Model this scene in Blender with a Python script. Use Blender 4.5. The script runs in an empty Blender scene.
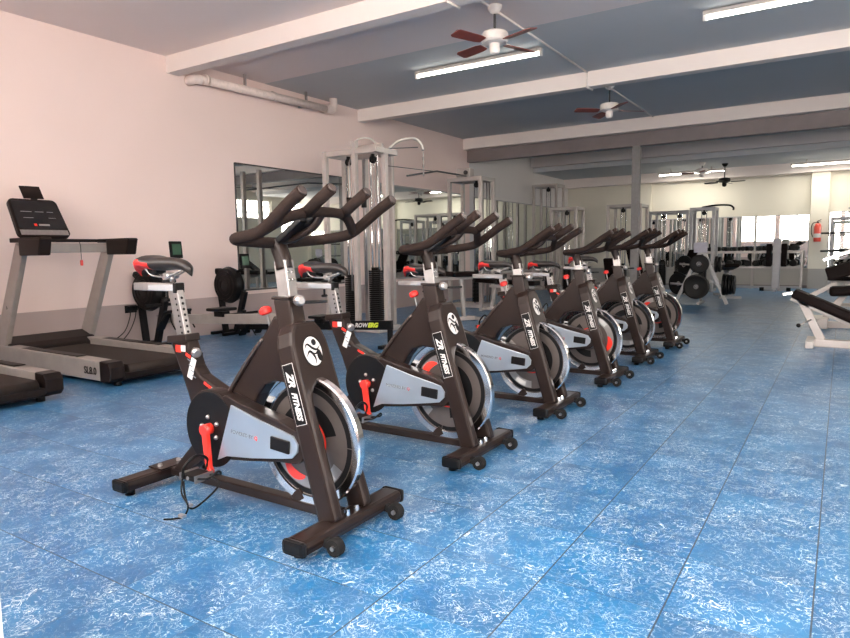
import bpy, bmesh, math, random
from mathutils import Vector, Matrix, Quaternion
random.seed(7)
C = bpy.context.scene.collection
V = Vector
PI = math.pi

# ------------------------------------------------------------------ materials
def mat(name, col, rough=0.5, metal=0.0, var=0.08, scale=20.0, bump=0.0, emit=None, estr=0.0, coat=0.0, spec=None):
    m = bpy.data.materials.new(name); m.use_nodes = True
    nt = m.node_tree; b = nt.nodes['Principled BSDF']
    tc = nt.nodes.new('ShaderNodeTexCoord')
    n = nt.nodes.new('ShaderNodeTexNoise'); n.inputs['Scale'].default_value = scale
    n.inputs['Detail'].default_value = 4
    nt.links.new(tc.outputs['Object'], n.inputs['Vector'])
    r = nt.nodes.new('ShaderNodeValToRGB')
    c = V(col[:3])
    r.color_ramp.elements[0].position = 0.3; r.color_ramp.elements[1].position = 0.7
    r.color_ramp.elements[0].color = (*(c * (1 - var)), 1)
    r.color_ramp.elements[1].color = (*[min(1, k * (1 + var)) for k in c], 1)
    nt.links.new(n.outputs['Fac'], r.inputs['Fac'])
    nt.links.new(r.outputs['Color'], b.inputs['Base Color'])
    b.inputs['Roughness'].default_value = rough
    b.inputs['Metallic'].default_value = metal
    if coat: b.inputs['Coat Weight'].default_value = coat; b.inputs['Coat Roughness'].default_value = 0.15
    if spec is not None: b.inputs['Specular IOR Level'].default_value = spec
    if bump:
        bp = nt.nodes.new('ShaderNodeBump'); bp.inputs['Strength'].default_value = bump; bp.inputs['Distance'].default_value = 0.01
        nt.links.new(n.outputs['Fac'], bp.inputs['Height']); nt.links.new(bp.outputs['Normal'], b.inputs['Normal'])
    if emit: b.inputs['Emission Color'].default_value = (*emit, 1); b.inputs['Emission Strength'].default_value = estr
    return m

def wall_mat(name, col, dado=None, dz=0.5, far=None, fy=12.9):
    """plaster, with the painted dado band of the room below dz"""
    m = bpy.data.materials.new(name); m.use_nodes = True
    nt = m.node_tree; b = nt.nodes['Principled BSDF']; L = nt.links.new
    g = nt.nodes.new('ShaderNodeNewGeometry'); s = nt.nodes.new('ShaderNodeSeparateXYZ')
    L(g.outputs['Position'], s.inputs[0])
    n = nt.nodes.new('ShaderNodeTexNoise'); n.inputs['Scale'].default_value = 1.3; n.inputs['Detail'].default_value = 6
    L(g.outputs['Position'], n.inputs['Vector'])
    mx = nt.nodes.new('ShaderNodeMix'); mx.data_type = 'RGBA'
    mx.inputs['A'].default_value = (*col, 1); mx.inputs['B'].default_value = (*[k * 0.94 for k in col], 1)
    L(n.outputs['Fac'], mx.inputs['Factor'])
    out = mx.outputs['Result']
    if far:
        gt = nt.nodes.new('ShaderNodeMath'); gt.operation = 'GREATER_THAN'; gt.inputs[1].default_value = fy
        L(s.outputs['Y'], gt.inputs[0])
        m3 = nt.nodes.new('ShaderNodeMix'); m3.data_type = 'RGBA'; m3.inputs['B'].default_value = (*far, 1)
        L(gt.outputs[0], m3.inputs['Factor']); L(out, m3.inputs['A']); out = m3.outputs['Result']
    if dado:
        lt = nt.nodes.new('ShaderNodeMath'); lt.operation = 'LESS_THAN'; lt.inputs[1].default_value = dz
        L(s.outputs['Z'], lt.inputs[0])
        m2 = nt.nodes.new('ShaderNodeMix'); m2.data_type = 'RGBA'; m2.inputs['B'].default_value = (*dado, 1)
        L(lt.outputs[0], m2.inputs['Factor']); L(out, m2.inputs['A']); out = m2.outputs['Result']
    L(out, b.inputs['Base Color'])
    b.inputs['Roughness'].default_value = 0.75; b.inputs['Specular IOR Level'].default_value = 0.25
    n2 = nt.nodes.new('ShaderNodeTexNoise'); n2.inputs['Scale'].default_value = 60
    L(g.outputs['Position'], n2.inputs['Vector'])
    bp = nt.nodes.new('ShaderNodeBump'); bp.inputs['Strength'].default_value = 0.08; bp.inputs['Distance'].default_value = 0.005
    L(n2.outputs['Fac'], bp.inputs['Height']); L(bp.outputs['Normal'], b.inputs['Normal'])
    return m

def floor_mat():
    m = bpy.data.materials.new('marbled_rubber_tiles'); m.use_nodes = True
    nt = m.node_tree; b = nt.nodes['Principled BSDF']; L = nt.links.new
    def math_(op, a, bb=None, c=None, clamp=False):
        n = nt.nodes.new('ShaderNodeMath'); n.operation = op; n.use_clamp = clamp
        for i, v in enumerate((a, bb, c)):
            if v is None: continue
            if isinstance(v, (int, float)): n.inputs[i].default_value = v
            else: L(v, n.inputs[i])
        return n.outputs[0]
    T = 0.38
    g = nt.nodes.new('ShaderNodeNewGeometry'); s = nt.nodes.new('ShaderNodeSeparateXYZ'); L(g.outputs['Position'], s.inputs[0])
    u = math_('DIVIDE', math_('ADD', s.outputs['X'], 0.027 + 38 * T), T)
    v = math_('DIVIDE', math_('ADD', s.outputs['Y'], -1.15 + 38 * T), T)
    fu, fv = math_('FLOOR', u), math_('FLOOR', v)
    cid = nt.nodes.new('ShaderNodeCombineXYZ'); L(fu, cid.inputs[0]); L(fv, cid.inputs[1])
    wn = nt.nodes.new('ShaderNodeTexWhiteNoise'); wn.noise_dimensions = '3D'; L(cid.outputs[0], wn.inputs['Vector'])
    # veins: every tile has its own piece of the marbling
    sc = nt.nodes.new('ShaderNodeVectorMath'); sc.operation = 'SCALE'; sc.inputs['Scale'].default_value = 5.0; L(wn.outputs['Color'], sc.inputs[0])
    ad = nt.nodes.new('ShaderNodeVectorMath'); ad.operation = 'ADD'; L(g.outputs['Position'], ad.inputs[0]); L(sc.outputs[0], ad.inputs[1])
    P = ad.outputs[0]
    def noise(scale, detail, rough=0.5, dist=0.0, vec=P):
        n = nt.nodes.new('ShaderNodeTexNoise'); n.inputs['Scale'].default_value = scale; n.inputs['Detail'].default_value = detail
        n.inputs['Roughness'].default_value = rough; n.inputs['Distortion'].default_value = dist; L(vec, n.inputs['Vector']); return n.outputs['Fac']
    def ridge(scale, w, dist):
        a = noise(scale, 3.0, 0.6, dist)
        r = math_('ABSOLUTE', math_('SUBTRACT', a, 0.5))
        return math_('SUBTRACT', 1.0, math_('DIVIDE', r, w), clamp=True)
    veins = math_('MAXIMUM', ridge(10.0, 0.0095, 1.4), math_('MULTIPLY', ridge(21.0, 0.0135, 1.5), 0.95))
    maskn = noise(6.0, 4.0, 0.6, 0.3)
    mr = nt.nodes.new('ShaderNodeMapRange'); mr.inputs['From Min'].default_value = 0.38; mr.inputs['From Max'].default_value = 0.60
    L(maskn, mr.inputs['Value'])
    cloud = noise(45.0, 4.0, 0.7)
    fine = nt.nodes.new('ShaderNodeMapRange'); fine.inputs['From Min'].default_value = 0.56; fine.inputs['From Max'].default_value = 0.72
    L(cloud, fine.inputs['Value'])
    vein = math_('MULTIPLY', veins, math_('ADD', math_('MULTIPLY', mr.outputs[0], 1.0), 0.20), clamp=True)
    vein = math_('ADD', vein, math_('MULTIPLY', math_('MULTIPLY', fine.outputs[0], mr.outputs[0]), 0.16), clamp=True)
    ramp = nt.nodes.new('ShaderNodeValToRGB'); e = ramp.color_ramp.elements
    e[0].position = 0.3; e[0].color = FLOOR_A; e[1].position = 0.72; e[1].color = FLOOR_B
    L(noise(3.0, 5.0, 0.6), ramp.inputs['Fac'])
    hs = nt.nodes.new('ShaderNodeHueSaturation'); L(ramp.outputs['Color'], hs.inputs['Color'])
    L(math_('ADD', math_('MULTIPLY', wn.outputs['Value'], 0.10), 0.95), hs.inputs['Value'])
    mv = nt.nodes.new('ShaderNodeMix'); mv.data_type = 'RGBA'; mv.inputs['B'].default_value = (0.62, 0.70, 0.72, 1)
    L(vein, mv.inputs['Factor']); L(hs.outputs['Color'], mv.inputs['A'])
    # worn rusty specks
    sp = noise(9.0, 1.0, 0.5, 0.0, g.outputs['Position'])
    spm = nt.nodes.new('ShaderNodeMapRange'); spm.inputs['From Min'].default_value = 0.80; spm.inputs['From Max'].default_value = 0.83; L(sp, spm.inputs['Value'])
    ms = nt.nodes.new('ShaderNodeMix'); ms.data_type = 'RGBA'; ms.inputs['B'].default_value = (0.45, 0.22, 0.18, 1)
    L(math_('MULTIPLY', spm.outputs[0], 0.6), ms.inputs['Factor']); L(mv.outputs['Result'], ms.inputs['A'])
    # seams
    du = math_('ABSOLUTE', math_('SUBTRACT', math_('FRACT', math_('ADD', u, 0.5)), 0.5))
    dv = math_('ABSOLUTE', math_('SUBTRACT', math_('FRACT', math_('ADD', v, 0.5)), 0.5))
    su = math_('LESS_THAN', du, 0.007); sv = math_('LESS_THAN', dv, 0.006)
    right = math_('GREATER_THAN', s.outputs['X'], -1.3)
    ws = math_('ADD', math_('MULTIPLY', right, 0.65), 0.25); wv = math_('SUBTRACT', 0.85, math_('MULTIPLY', right, 0.50))
    seam = math_('MAXIMUM', math_('MULTIPLY', su, ws), math_('MULTIPLY', sv, wv))
    mm = nt.nodes.new('ShaderNodeMix'); mm.data_type = 'RGBA'; mm.inputs['B'].default_value = (0.02, 0.03, 0.045, 1)
    L(seam, mm.inputs['Factor']); L(ms.outputs['Result'], mm.inputs['A']); L(mm.outputs['Result'], b.inputs['Base Color'])
    b.inputs['Roughness'].default_value = FLOOR_ROUGH
    b.inputs['Specular IOR Level'].default_value = 0.85
    b.inputs['Coat Weight'].default_value = 0.22; b.inputs['Coat Roughness'].default_value = 0.30
    bp = nt.nodes.new('ShaderNodeBump'); bp.inputs['Strength'].default_value = 0.35; bp.inputs['Distance'].default_value = 0.003
    L(math_('SUBTRACT', math_('MULTIPLY', cloud, 0.5), seam), bp.inputs['Height']); L(bp.outputs['Normal'], b.inputs['Normal'])
    return m

FLOOR_A = (0.003, 0.082, 0.21, 1); FLOOR_B = (0.008, 0.155, 0.345, 1); FLOOR_ROUGH = 0.38
M = {}
def defmats():
    M['floor'] = floor_mat()
    M['wall_left'] = wall_mat('pink_white_plaster', (0.90, 0.735, 0.68), (0.45, 0.37, 0.35), 0.5, (0.72, 0.69, 0.67))
    M['wall_far'] = wall_mat('cream_plaster', (0.74, 0.70, 0.60), (0.40, 0.38, 0.35), 0.5)
    M['ceil_light'] = wall_mat('white_ceiling_paint', (0.86, 0.76, 0.73))
    M['ceil_blue'] = wall_mat('blue_grey_ceiling_paint', (0.60, 0.605, 0.615))
    M['beam'] = wall_mat('beam_white_paint', (0.82, 0.74, 0.70))
    M['steel_beam'] = mat('grey_brown_painted_steel', (0.20, 0.17, 0.17), 0.55, 0, 0.08, 3)
    M['post'] = mat('grey_post_paint', (0.22, 0.21, 0.21), 0.5)
    M['mirror'] = mat('mirror_silver', (0.80, 0.84, 0.82), 0.015, 1.0, 0.01, 1)
    M['dark_edge'] = mat('dark_edge_trim', (0.05, 0.045, 0.045), 0.5)
    M['frame'] = mat('espresso_satin_paint', (0.020, 0.0125, 0.0105), 0.36, 0.15, 0.12, 8, 0.02, spec=0.28)
    M['frame_hi'] = mat('espresso_bead_paint', (0.07, 0.052, 0.047), 0.3, 0.4)
    M['foam'] = mat('dark_foam_grip', (0.020, 0.013, 0.011), 0.75, 0, 0.15, 120, 0.2, spec=0.08)
    M['black'] = mat('black_plastic', (0.006, 0.0055, 0.006), 0.42, 0, 0.1, spec=0.2)
    M['black_soft'] = mat('black_rubber', (0.008, 0.0075, 0.0075), 0.8, 0, 0.1, 60, 0.1, spec=0.25)
    M['leather'] = mat('black_saddle_vinyl', (0.016, 0.012, 0.011), 0.42, 0, 0.15, 60, 0.08, spec=0.35)
    M['red'] = mat('bright_red_lacquer', (0.80, 0.035, 0.02), 0.28, 0, 0.05, 5, 0, coat=0.5)
    M['red_soft'] = mat('red_vinyl', (0.60, 0.025, 0.02), 0.42, 0, 0.05)
    M['chrome'] = mat('polished_chrome', (0.82, 0.82, 0.83), 0.12, 1.0, 0.03)
    M['silver'] = mat('brushed_silver', (0.42, 0.40, 0.39), 0.32, 0.85, 0.08, 30)
    M['guard_panel'] = mat('mirror_silver_panel', (0.58, 0.65, 0.72), 0.30, 0.8, 0.05, 6)
    M['disc'] = mat('satin_flywheel_steel', (0.16, 0.135, 0.125), 0.35, 0.7, 0.1, 12)
    M['white'] = mat('white_print', (0.62, 0.60, 0.58), 0.5)
    M['grey_print'] = mat('grey_print', (0.16, 0.18, 0.20), 0.5)
    M['lime'] = mat('lime_print', (0.62, 0.75, 0.05), 0.5)
    M['tread_silver'] = mat('treadmill_silver_paint', (0.36, 0.325, 0.30), 0.35, 0.4, 0.06, 12)
    M['belt'] = mat('treadmill_belt', (0.022, 0.015, 0.012), 0.7, 0, 0.15, 60, 0.1, spec=0.25)
    M['tread_dark'] = mat('treadmill_dark_plastic', (0.010, 0.006, 0.005), 0.45, 0, 0.1, spec=0.2)
    M['screen'] = mat('console_face', (0.012, 0.011, 0.012), 0.18, 0, 0.05)
    M['lcd'] = mat('lcd_screen', (0.05, 0.11, 0.07), 0.25)
    M['machine_white'] = mat('machine_light_paint', (0.46, 0.42, 0.395), 0.35, 0.1, 0.06, 8)
    M['machine_grey'] = mat('machine_grey_paint', (0.36, 0.36, 0.37), 0.4, 0.2, 0.06, 8)
    M['pad'] = mat('black_brown_upholstery', (0.008, 0.0045, 0.004), 0.55, 0, 0.1, 40, 0.05, spec=0.07)
    M['stack'] = mat('weight_plate_black', (0.007, 0.006, 0.006), 0.5, 0.0, spec=0.2)
    M['iron'] = mat('black_iron', (0.006, 0.006, 0.006), 0.5, 0.0, spec=0.2)
    M['cable'] = mat('steel_cable', (0.10, 0.10, 0.10), 0.4, 0.6)
    M['pvc'] = mat('pinkish_white_pvc', (0.78, 0.66, 0.61), 0.4)
    M['fan_white'] = mat('fan_white_enamel', (0.78, 0.72, 0.68), 0.35)
    M['fan_red'] = mat('fan_red_wood', (0.20, 0.045, 0.035), 0.4, 0, 0.2, 6)
    M['tube'] = mat('fluorescent_tube_glow', (0.9, 0.9, 0.85), 0.4, emit=(1.0, 0.97, 0.86), estr=9.0)
    M['extinguisher'] = mat('extinguisher_red', (0.62, 0.07, 0.045), 0.3, coat=0.4)
    M['sign'] = mat('lavender_grey_sign', (0.42, 0.42, 0.50), 0.5)
    M['window_frame'] = mat('window_frame_paint', (0.7, 0.68, 0.66), 0.4)
    g = bpy.data.materials.new('window_glass'); g.use_nodes = True; nt = g.node_tree
    nt.nodes.remove(nt.nodes['Principled BSDF'])
    tr = nt.nodes.new('ShaderNodeBsdfTransparent'); gl = nt.nodes.new('ShaderNodeBsdfGlossy'); gl.inputs['Roughness'].default_value = 0.02
    nz = nt.nodes.new('ShaderNodeTexNoise'); nz.inputs['Scale'].default_value = 2
    rr = nt.nodes.new('ShaderNodeMapRange'); rr.inputs['To Min'].default_value = 0.04; rr.inputs['To Max'].default_value = 0.08
    nt.links.new(nz.outputs['Fac'], rr.inputs['Value'])
    ms = nt.nodes.new('ShaderNodeMixShader'); nt.links.new(rr.outputs[0], ms.inputs[0])
    nt.links.new(tr.outputs[0], ms.inputs[1]); nt.links.new(gl.outputs[0], ms.inputs[2])
    nt.links.new(ms.outputs[0], nt.nodes['Material Output'].inputs['Surface']); M['glass'] = g
defmats()

# ------------------------------------------------------------------ mesh builder
class MB:
    def __init__(s): s.bm = bmesh.new(); s.mi = 0
    def _mark(s, n0f, smooth=False):
        s.bm.faces.ensure_lookup_table()
        for f in s.bm.faces[n0f:]:
            f.material_index = s.mi; f.smooth = smooth
    def _bevel(s, n0f, n0v, r, seg=2):
        if r <= 0: return
        s.bm.faces.ensure_lookup_table()
        fs = s.bm.faces[n0f:]; es = set()
        for f in fs:
            for e in f.edges:
                if len(e.link_faces) == 2 and e.calc_face_angle(0) > 0.5: es.add(e)
        bmesh.ops.bevel(s.bm, geom=list(es), offset=r, segments=seg, profile=0.6, affect='EDGES', clamp_overlap=True)
    def hexa(s, pts, bv=0.0):
        n0 = len(s.bm.faces)
        tmp = bmesh.new()
        vs = [tmp.verts.new(p) for p in pts]
        for q in ((0,3,2,1),(4,5,6,7),(0,1,5,4),(1,2,6,5),(2,3,7,6),(3,0,4,7)): tmp.faces.new([vs[i] for i in q])
        s._merge(tmp, bv)
    def _merge(s, tmp, bv=0.0, smooth=False, seg=2):
        bmesh.ops.recalc_face_normals(tmp, faces=tmp.faces[:])
        if bv > 0:
            es = [e for e in tmp.edges if len(e.link_faces) == 2 and e.calc_face_angle(0) > 0.5]
            bmesh.ops.bevel(tmp, geom=es, offset=bv, segments=seg, profile=0.6, affect='EDGES', clamp_overlap=True)
            smooth = smooth or False
        for f in tmp.faces: f.material_index = s.mi; f.smooth = smooth
        me = bpy.data.meshes.new('tmp'); tmp.to_mesh(me); tmp.free()
        s.bm.from_mesh(me); bpy.data.meshes.remove(me)
    def box(s, c, d, bv=0.0, R=None):
        hx, hy, hz = d[0]/2, d[1]/2, d[2]/2
        P = [V(p) for p in ((-hx,-hy,-hz),(hx,-hy,-hz),(hx,hy,-hz),(-hx,hy,-hz),(-hx,-hy,hz),(hx,-hy,hz),(hx,hy,hz),(-hx,hy,hz))]
        if R is not None: P = [R @ p for p in P]
        s.hexa([p + V(c) for p in P], bv)
    def box2(s, a, b, bv=0.0):
        s.box([(a[i]+b[i])/2 for i in range(3)], [abs(b[i]-a[i]) for i in range(3)], bv)
    def bar(s, p0, p1, w, h, bv=0.0, up=(0,0,1), w1=None, h1=None):
        """w: across (side), h: along up"""
        p0, p1 = V(p0), V(p1); t = (p1-p0).normalized(); u = V(up)
        sd = t.cross(u)
        if sd.length < 1e-4: sd = t.cross(V((1,0,0)))
        sd.normalize(); u = sd.cross(t).normalized()
        w1 = w if w1 is None else w1; h1 = h if h1 is None else h1
        P = []
        for p, ww, hh in ((p0, w, h), (p1, w1, h1)):
            P += [p - sd*ww/2 - u*hh/2, p + sd*ww/2 - u*hh/2, p + sd*ww/2 + u*hh/2, p - sd*ww/2 + u*hh/2]
        s.hexa(P, bv)
    def tube(s, pts, r, seg=12, closed=False, caps=True, smooth=True, rs=None):
        pts = [V(p) for p in pts]; n = len(pts); tmp = bmesh.new(); rings = []
        t0 = (pts[1]-pts[0]).normalized()
        ref = V((0,0,1)) if abs(t0.z) < 0.9 else V((1,0,0))
        nrm = t0.cross(ref).normalized(); prev = t0
        for i, p in enumerate(pts):
            if closed: t = (pts[(i+1) % n] - pts[i-1]).normalized()
            elif i == 0: t = t0
            elif i == n-1: t = (pts[-1]-pts[-2]).normalized()
            else: t = ((pts[i+1]-p).normalized() + (p-pts[i-1]).normalized()).normalized()
            q = prev.rotation_difference(t); nrm = (q @ nrm).normalized(); prev = t
            bn = t.cross(nrm).normalized(); rr = rs[i] if rs else r
            rings.append([tmp.verts.new(p + (nrm*math.cos(a) + bn*math.sin(a))*rr) for a in [2*PI*k/seg for k in range(seg)]])
        m = n if closed else n-1
        for i in range(m):
            a, b = rings[i], rings[(i+1) % n]
            for k in range(seg): tmp.faces.new((a[k], a[(k+1) % seg], b[(k+1) % seg], b[k]))
        if not closed and caps:
            tmp.faces.new(rings[0][::-1]); tmp.faces.new(rings[-1])
        bmesh.ops.recalc_face_normals(tmp, faces=tmp.faces[:])
        for f in tmp.faces: f.material_index = s.mi; f.smooth = smooth and len(f.verts) == 4
        me = bpy.data.meshes.new('tmp'); tmp.to_mesh(me); tmp.free(); s.bm.from_mesh(me); bpy.data.meshes.remove(me)
    def cyl(s, p0, p1, r, seg=20, r1=None): s.tube([p0, p1], r, seg, rs=[r, r if r1 is None else r1])
    def prism(s, poly, axis, a, b, bv=0.0, O=None):
        """poly 2D outline extruded from a to b along axis ('x','y','z'); O: optional 4x4"""
        tmp = bmesh.new()
        def P(u, v, w):
            p = {'y': (u, w, v), 'x': (w, u, v), 'z': (u, v, w)}[axis]
            return O @ V(p) if O is not None else V(p)
        A = [tmp.verts.new(P(u, v, a)) for u, v in poly]; B = [tmp.verts.new(P(u, v, b)) for u, v in poly]
        n = len(poly)
        tmp.faces.new(A); tmp.faces.new(B[::-1])
        for i in range(n): tmp.faces.new((A[i], B[i], B[(i+1) % n], A[(i+1) % n]))
        bmesh.ops.recalc_face_normals(tmp, faces=tmp.faces[:])
        if bv > 0:
            es = [e for e in tmp.edges if len(e.link_faces) == 2 and e.calc_face_angle(0) > 0.9]
            bmesh.ops.bevel(tmp, geom=es, offset=bv, segments=2, profile=0.6, affect='EDGES', clamp_overlap=True)
        big = [f for f in tmp.faces if len(f.verts) > 4]
        bmesh.ops.triangulate(tmp, faces=big)
        for f in tmp.faces: f.material_index = s.mi
        me = bpy.data.meshes.new('tmp'); tmp.to_mesh(me); tmp.free(); s.bm.from_mesh(me); bpy.data.meshes.remove(me)
    def lathe(s, prof, c, axis, seg=32, smooth=True):
        """prof: list of (radius, along); revolve around axis through c"""
        ax = V(axis).normalized(); ref = V((0,0,1)) if abs(ax.z) < 0.9 else V((1,0,0))
        e1 = ax.cross(ref).normalized(); e2 = ax.cross(e1); c = V(c); tmp = bmesh.new(); rings = []
        for r, t in prof:
            if r < 1e-6: rings.append([tmp.verts.new(c + ax*t)])
            else: rings.append([tmp.verts.new(c + ax*t + (e1*math.cos(2*PI*k/seg) + e2*math.sin(2*PI*k/seg))*r) for k in range(seg)])
        for a, b in zip(rings, rings[1:]):
            for k in range(seg):
                k2 = (k+1) % seg
                if len(a) == 1 and len(b) == 1: continue
                if len(a) == 1: tmp.faces.new((a[0], b[k], b[k2]))
                elif len(b) == 1: tmp.faces.new((a[k], a[k2], b[0]))
                else: tmp.faces.new((a[k], a[k2], b[k2], b[k]))
        bmesh.ops.recalc_face_normals(tmp, faces=tmp.faces[:])
        for f in tmp.faces: f.material_index = s.mi; f.smooth = smooth
        for e in tmp.edges:
            if len(e.link_faces) == 2 and e.calc_face_angle(0) > 0.6: e.smooth = False
        me = bpy.data.meshes.new('tmp'); tmp.to_mesh(me); tmp.free(); s.bm.from_mesh(me); bpy.data.meshes.remove(me)
    def sphere(s, c, r, sc=(1,1,1), seg=16):
        n = 10
        s.lathe([(r*math.sin(PI*i/n), -r*math.cos(PI*i/n)) for i in range(n+1)], c, (0,0,1), seg)
    def grid(s, fn, nu, nv, closeu=False, smooth=True, matfn=None):
        vs = [[s.bm.verts.new(fn(i/(nu-1) if not closeu else i/nu, j/(nv-1))) for i in range(nu)] for j in range(nv)]
        for j in range(nv-1):
            for i in range(nu if closeu else nu-1):
                i2 = (i+1) % nu
                f = s.bm.faces.new((vs[j][i], vs[j][i2], vs[j+1][i2], vs[j+1][i])); f.smooth = smooth
                f.material_index = matfn(i, j) if matfn else s.mi
        return vs
    def text(s, body, size, O, depth=0.0006, shear=0.0, bold=0.0, sx=1.0):
        cu = bpy.data.curves.new('t', 'FONT'); cu.body = body; cu.size = size; cu.extrude = depth
        cu.align_x = 'CENTER'; cu.align_y = 'CENTER'; cu.shear = shear; cu.offset = bold; cu.resolution_u = 3
        o = bpy.data.objects.new('t', cu); C.objects.link(o)
        dg = bpy.context.evaluated_depsgraph_get(); me = bpy.data.meshes.new_from_object(o.evaluated_get(dg))
        me.transform(O @ Matrix.Diagonal((sx, 1, 1, 1))); n0 = len(s.bm.faces)
        s.bm.from_mesh(me); s.bm.faces.ensure_lookup_table()
        for f in s.bm.faces[n0:]: f.material_index = s.mi; f.smooth = False
        bpy.data.objects.remove(o); bpy.data.curves.remove(cu); bpy.data.meshes.remove(me)
    def build(s, name, mats, parent=None, loc=None):
        me = bpy.data.meshes.new(name); s.bm.to_mesh(me); s.bm.free()
        for m in (mats if isinstance(mats, (list, tuple)) else [mats]): me.materials.append(M[m])
        o = bpy.data.objects.new(name, me); C.objects.link(o)
        if parent is not None: o.parent = parent
        if loc: o.location = loc
        return o

def basis(o, x, y):
    """matrix whose local x,y map to given world directions, placed at o"""
    x = V(x).normalized(); y = V(y); z = x.cross(y).normalized(); y = z.cross(x)
    m = Matrix((x, y, z)).transposed().to_4x4(); m.translation = V(o); return m
def tag(o, label=None, cat=None, group=None, kind=None):
    if label: o['label'] = label
    if cat: o['category'] = cat
    if group: o['group'] = group
    if kind: o['kind'] = kind
    return o
def empty(name, loc, rz=0.0, label=None, cat=None, group=None):
    o = bpy.data.objects.new(name, None); C.objects.link(o); o.location = loc; o.rotation_euler = (0, 0, rz)
    o.empty_display_size = 0.1
    return tag(o, label, cat, group)
def copy_tree(o, parent=None):
    c = o.copy(); C.objects.link(c)
    if parent is not None: c.parent = parent
    for ch in o.children: copy_tree(ch, c)
    return c
def struct(name, mb, m, parent=None):
    o = mb.build(name, m, parent); o['kind'] = 'structure'; return o
def smooth_path(pts, n=6):
    """Catmull-Rom through pts"""
    P = [V(p) for p in pts]; P = [P[0]*2-P[1]] + P + [P[-1]*2-P[-2]]; out = []
    for i in range(1, len(P)-2):
        for k in range(n):
            t = k/n; a, b, c, d = P[i-1:i+3]
            out.append(0.5*((2*b) + (c-a)*t + (2*a-5*b+4*c-d)*t*t + (3*b-a-3*c+d)*t**3))
    out.append(P[-2]); return out

# ------------------------------------------------------------------ camera
F_PX = 645.0
def camera():
    v1 = V(((843-425)/F_PX, -(245-319)/F_PX, -1)); p2 = v1 + V((1, 0.0139, 0))
    y = v1.normalized(); z = p2.cross(v1).normalized()
    if z.y < 0: z = -z
    x = y.cross(z).normalized()
    R = Matrix((x, y, z))          # camera axes -> world
    cd = bpy.data.cameras.new('camera'); cd.sensor_fit = 'HORIZONTAL'; cd.sensor_width = 36.0
    cd.lens = 36.0 * F_PX / 850.0; cd.clip_start = 0.05; cd.clip_end = 200
    o = bpy.data.objects.new('camera', cd); C.objects.link(o)
    m = R.to_4x4(); m.translation = V((0, 0, 1.08)); o.matrix_world = m
    bpy.context.scene.camera = o
camera()

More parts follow.
